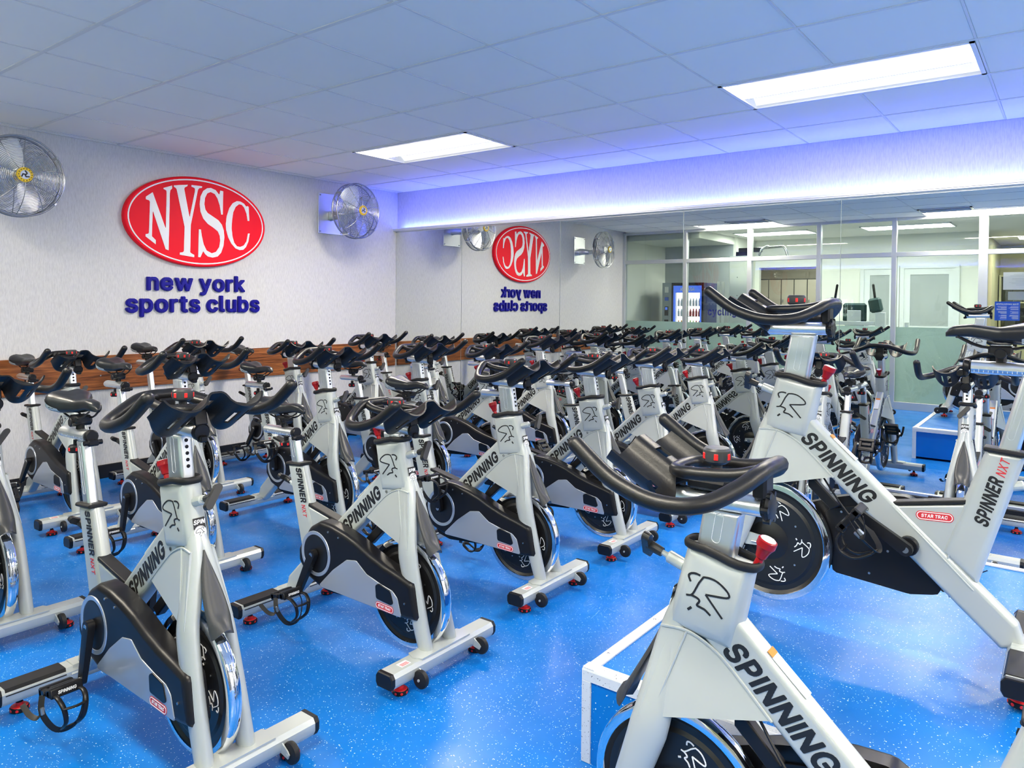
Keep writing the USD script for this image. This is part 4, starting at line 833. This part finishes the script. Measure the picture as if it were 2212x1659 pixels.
leaf(2, 1.52, 2.25, 2.02, 'hall_grey', 'white framed door with a pale panel at the back of the hall')
leaf(3, 2.38, 2.86, 2.02, 'hall_grey', 'narrow white framed door beside the wider one')
struct('wall_office', cat(bx(-5.6, HX-.1, 1.15, 1.25, 0, CEIL), bx(-5.7, -5.6, -3.4, 1.25, 0, CEIL)), 'khaki', 'khaki office wall beyond the corridor')
struct('wall_hall_south', bx(-5.7, XS-.05, -3.5, -3.4, 0, CEIL), 'hall_white', 'pale far wall of the corridor')
cb = thing('office_cabinet', 'khaki cabinet with dark shelves beyond the corridor', 'cabinet', (-5.0, .6, 0))
obj('body', cat(bx(-.5, 0, -.9, .5, 0, 1.02), bx(-.5, -.45, -.9, .5, 1.02, 2.0), bx(-.5, -.1, -.93, -.9, 1.02, 2.0), bx(-.5, -.1, .5, .53, 1.02, 2.0), bx(-.5, -.1, -.9, .5, 1.97, 2.0)), 'khaki', cb, False)
obj('shelf', bx(-.45, -.12, -.9, .5, 1.48, 1.5), 'khaki', cb, False)
for k in range(3): o = obj('cabinet_door', bx(0, .018, -.88+k*.46, -.44+k*.46, .06, .97, .003), 'khaki', cb, False); obj('door_pull', bx(.018, .03, -.48+k*.46, -.46+k*.46, .6, .7), 'steel', o, False)
random.seed(5)
for sh, z in ((0, 1.021), (1, 1.501)):
    y = -.85; kk = 0
    while y < .42:
        kk += 1
        wd, h = random.uniform(.08, .2), random.uniform(.2, .42)
        obj('file_box', bx(-5.42, -5.14, .6+y, .6+y+wd-.005, z, z+h, .004), random.choice(['dark_room', 'black_plastic', 'paper_grey', 'dark_room']), None, False, '%s file box from the podium end on the %s office cabinet shelf' % (['first', 'second', 'third', 'fourth', 'fifth', 'sixth', 'seventh', 'eighth', 'ninth', 'tenth', 'eleventh', 'twelfth', 'thirteenth', 'fourteenth', 'fifteenth', 'last'][kk-1], ['lower', 'upper'][sh]), 'box', 'file boxes in the office cabinet'); y += wd
# hall lamps
for x, y, lb in ((-3.7, 4.3, 'ceiling lamp of the locker room behind the hall'), (-.95, 3.95, 'ceiling lamp of the hall above the white cable machine'), (-.95, 2.0, 'ceiling lamp of the hall before the white doors'), (-.95, -.6, 'ceiling lamp of the corridor outside the glass door'), (-3.9, .2, 'ceiling lamp of the office beyond the corridor')):
    t = thing('hall_light', lb, 'ceiling light', (x, y, 2.45 if x == -3.7 else CEIL), 0, 'hall lamps')
    obj('lens', bx(-.28, .28, -.58, .58, -.012, -.004), 'hall_glow', t, False); obj('frame', cat(bx(-.30, -.28, -.60, .60, -.016, 0), bx(.28, .30, -.60, .60, -.016, 0), bx(-.3, .3, -.60, -.58, -.016, 0), bx(-.3, .3, .58, .60, -.016, 0)), 'troffer_white', t, False)
# vending machine
vm = thing('vending_machine', 'drinks vending machine with a lit glass front behind the glass wall', 'vending machine', (-.52, 5.36, 0))
obj('cabinet', cat(bx(-.62, -.12, -.38, .38, .03, 1.77, .008), bx(-.12, 0, .17, .38, .03, 1.77), bx(-.12, 0, -.38, -.35, .03, 1.77), bx(-.12, 0, -.35, .17, 1.60, 1.77), bx(-.12, 0, -.35, .17, .03, .75)), 'vending_blue', vm, False)
cp = obj('coin_panel', bx(0, .02, .20, .38, .05, 1.77, .003), 'vending_grey', vm, False)
for z0, z1, m_ in ((1.60, 1.70, 'paper'), (1.46, 1.52, 'blue_print'), (1.20, 1.36, 'black_plastic'), (1.05, 1.13, 'black_plastic')): obj('panel_device', bx(.02, .03, .26, .33, z0, z1, .002), m_, cp, False)
obj('panel_screen', bx(.03, .032, .275, .315, 1.30, 1.345), 'vending_header', cp, False)
obj('front_frame', cat(bx(0, .03, -.38, -.35, .05, 1.77), bx(0, .03, .17, .20, .05, 1.77), bx(0, .03, -.35, .17, 1.72, 1.77), bx(0, .03, -.35, .17, .05, .75)), 'black_plastic', vm, False)
hd = obj('lit_header', bx(.002, .02, -.35, .17, 1.60, 1.72), 'vending_header', vm, False)
obj('lettering', xf(text('AQUAFINA', .05, .002, True, .15, .26), FX, (.0205, -.22, 1.635)), 'white_print', hd, False)
obj('lit_back', bx(-.12, -.112, -.35, .17, .75, 1.60), 'vending_glow', vm, False)
for side in (-.335, .155): obj('blue_side_strip', bx(.004, .02, side-.02, side+.02, .75, 1.60), 'vending_header', vm, False)
random.seed(3)
for r, z in enumerate((.80, 1.00, 1.20, 1.38)):
    obj('shelf', bx(-.112, -.02, -.31, .13, z-.012, z-.004), 'trim_white', vm, False)
    for k in range(8):
        oz = ['first', 'second', 'third', 'fourth', 'fifth', 'sixth', 'seventh', 'eighth']; col = (['bottle_red', 'bottle_green', 'bottle_green', 'bottle_orange'][k//2] if r < 2 else 'bottle_red' if r == 2 and k < 4 else 'bottle_white')
        tag = 'bottle in the lit vending machine'
        o = obj('bottle', lathe([(0, 0), (.018, 0), (.021, .01), (.021, .075), (.012, .10), (.0095, .115), (.0095, .128), (0, .13)], 10, 'z', (-.52-.048, 5.36-.28+k*.054, z-.004)), col, None, 30, {'bottle_red': 'red', 'bottle_green': 'green', 'bottle_orange': 'orange', 'bottle_white': 'clear'}[col]+' drinks bottle, '+oz[7-k]+' from the coin panel on the '+['lowest', 'second', 'third', 'top'][r]+' vending shelf', 'bottle', {'bottle_red': 'red', 'bottle_green': 'green', 'bottle_orange': 'orange', 'bottle_white': 'clear'}[col]+' bottles in the vending machine')
# cable machine with pull-up bars
cm = thing('cable_machine', 'white cable tower with black pull-up handles on top', 'exercise machine', (-.62, 4.36, 0))
obj('tower', bx(-.10, .10, -.13, .19, 0, 2.20, .008), 'machine_white', cm, False)
for z in (1.55, 1.85, 2.15): obj('bolt', cyl((.10, .05, z), (.106, .05, z), .010, 8), 'steel', cm)
obj('top_arm', cat(bx(-.07, .07, -.30, .05, 2.26, 2.33, .006), bx(-.05, .05, -.10, .10, 2.18, 2.27, .004)), 'black_plastic', cm, False)
obj('pull_up_bar', tube([V(0, .02, 2.30), V(0, -.30, 2.32), V(.02, -.55, 2.33), V(.05, -.68, 2.32), V(.06, -.74, 2.18)], .020, 10, smooth=4), 'steel', cm, True)
obj('pull_up_grip', tube([V(.02, -.42, 2.32), V(.12, -.44, 2.34), V(.16, -.36, 2.28), V(.16, -.33, 2.20)], .018, 10, smooth=4), 'steel', cm, True)
for dy in (-.02, .06): obj('weight_guide', bx(.10, .115, .28+dy, .33+dy, .2, 1.78, .003), 'trim_white', cm, False)
# padded exercise machine
pm = thing('padded_machine', 'white exercise machine with dark green pads', 'exercise machine', (-1.0, 2.72, 0))
obj('frame', cat(bx(-.06, .06, -.44, .44, .0, .06), bx(-.05, .05, .30, .44, 0, 1.30, .006), bx(-.05, .05, -.44, -.30, 0, 1.30, .006), bx(-.05, .05, -.30, .30, 1.10, 1.16, .005), bx(-.03, .03, -.13, .13, .06, 1.12)), 'machine_white', pm, False)
obj('seat_pad', bx(-.05, .03, -.17, .17, 1.14, 1.44, .03), 'pad_green', pm, 30); obj('pad_bracket', bx(.03, .045, -.10, .10, 1.14, 1.33, .004), 'machine_white', pm, False)
for sg in (-1, 1):
    obj('arm_pad', xf(bx(-.06, .06, -.09, .09, -.10, .12, .03), rotx(.2*sg), (0, sg*.30, 1.40)), 'pad_green', pm, 30); obj('grip_bar', tube([V(0, sg*.29, 1.50), V(0, sg*.26, 1.72)], .018, 10), 'black_plastic', pm)
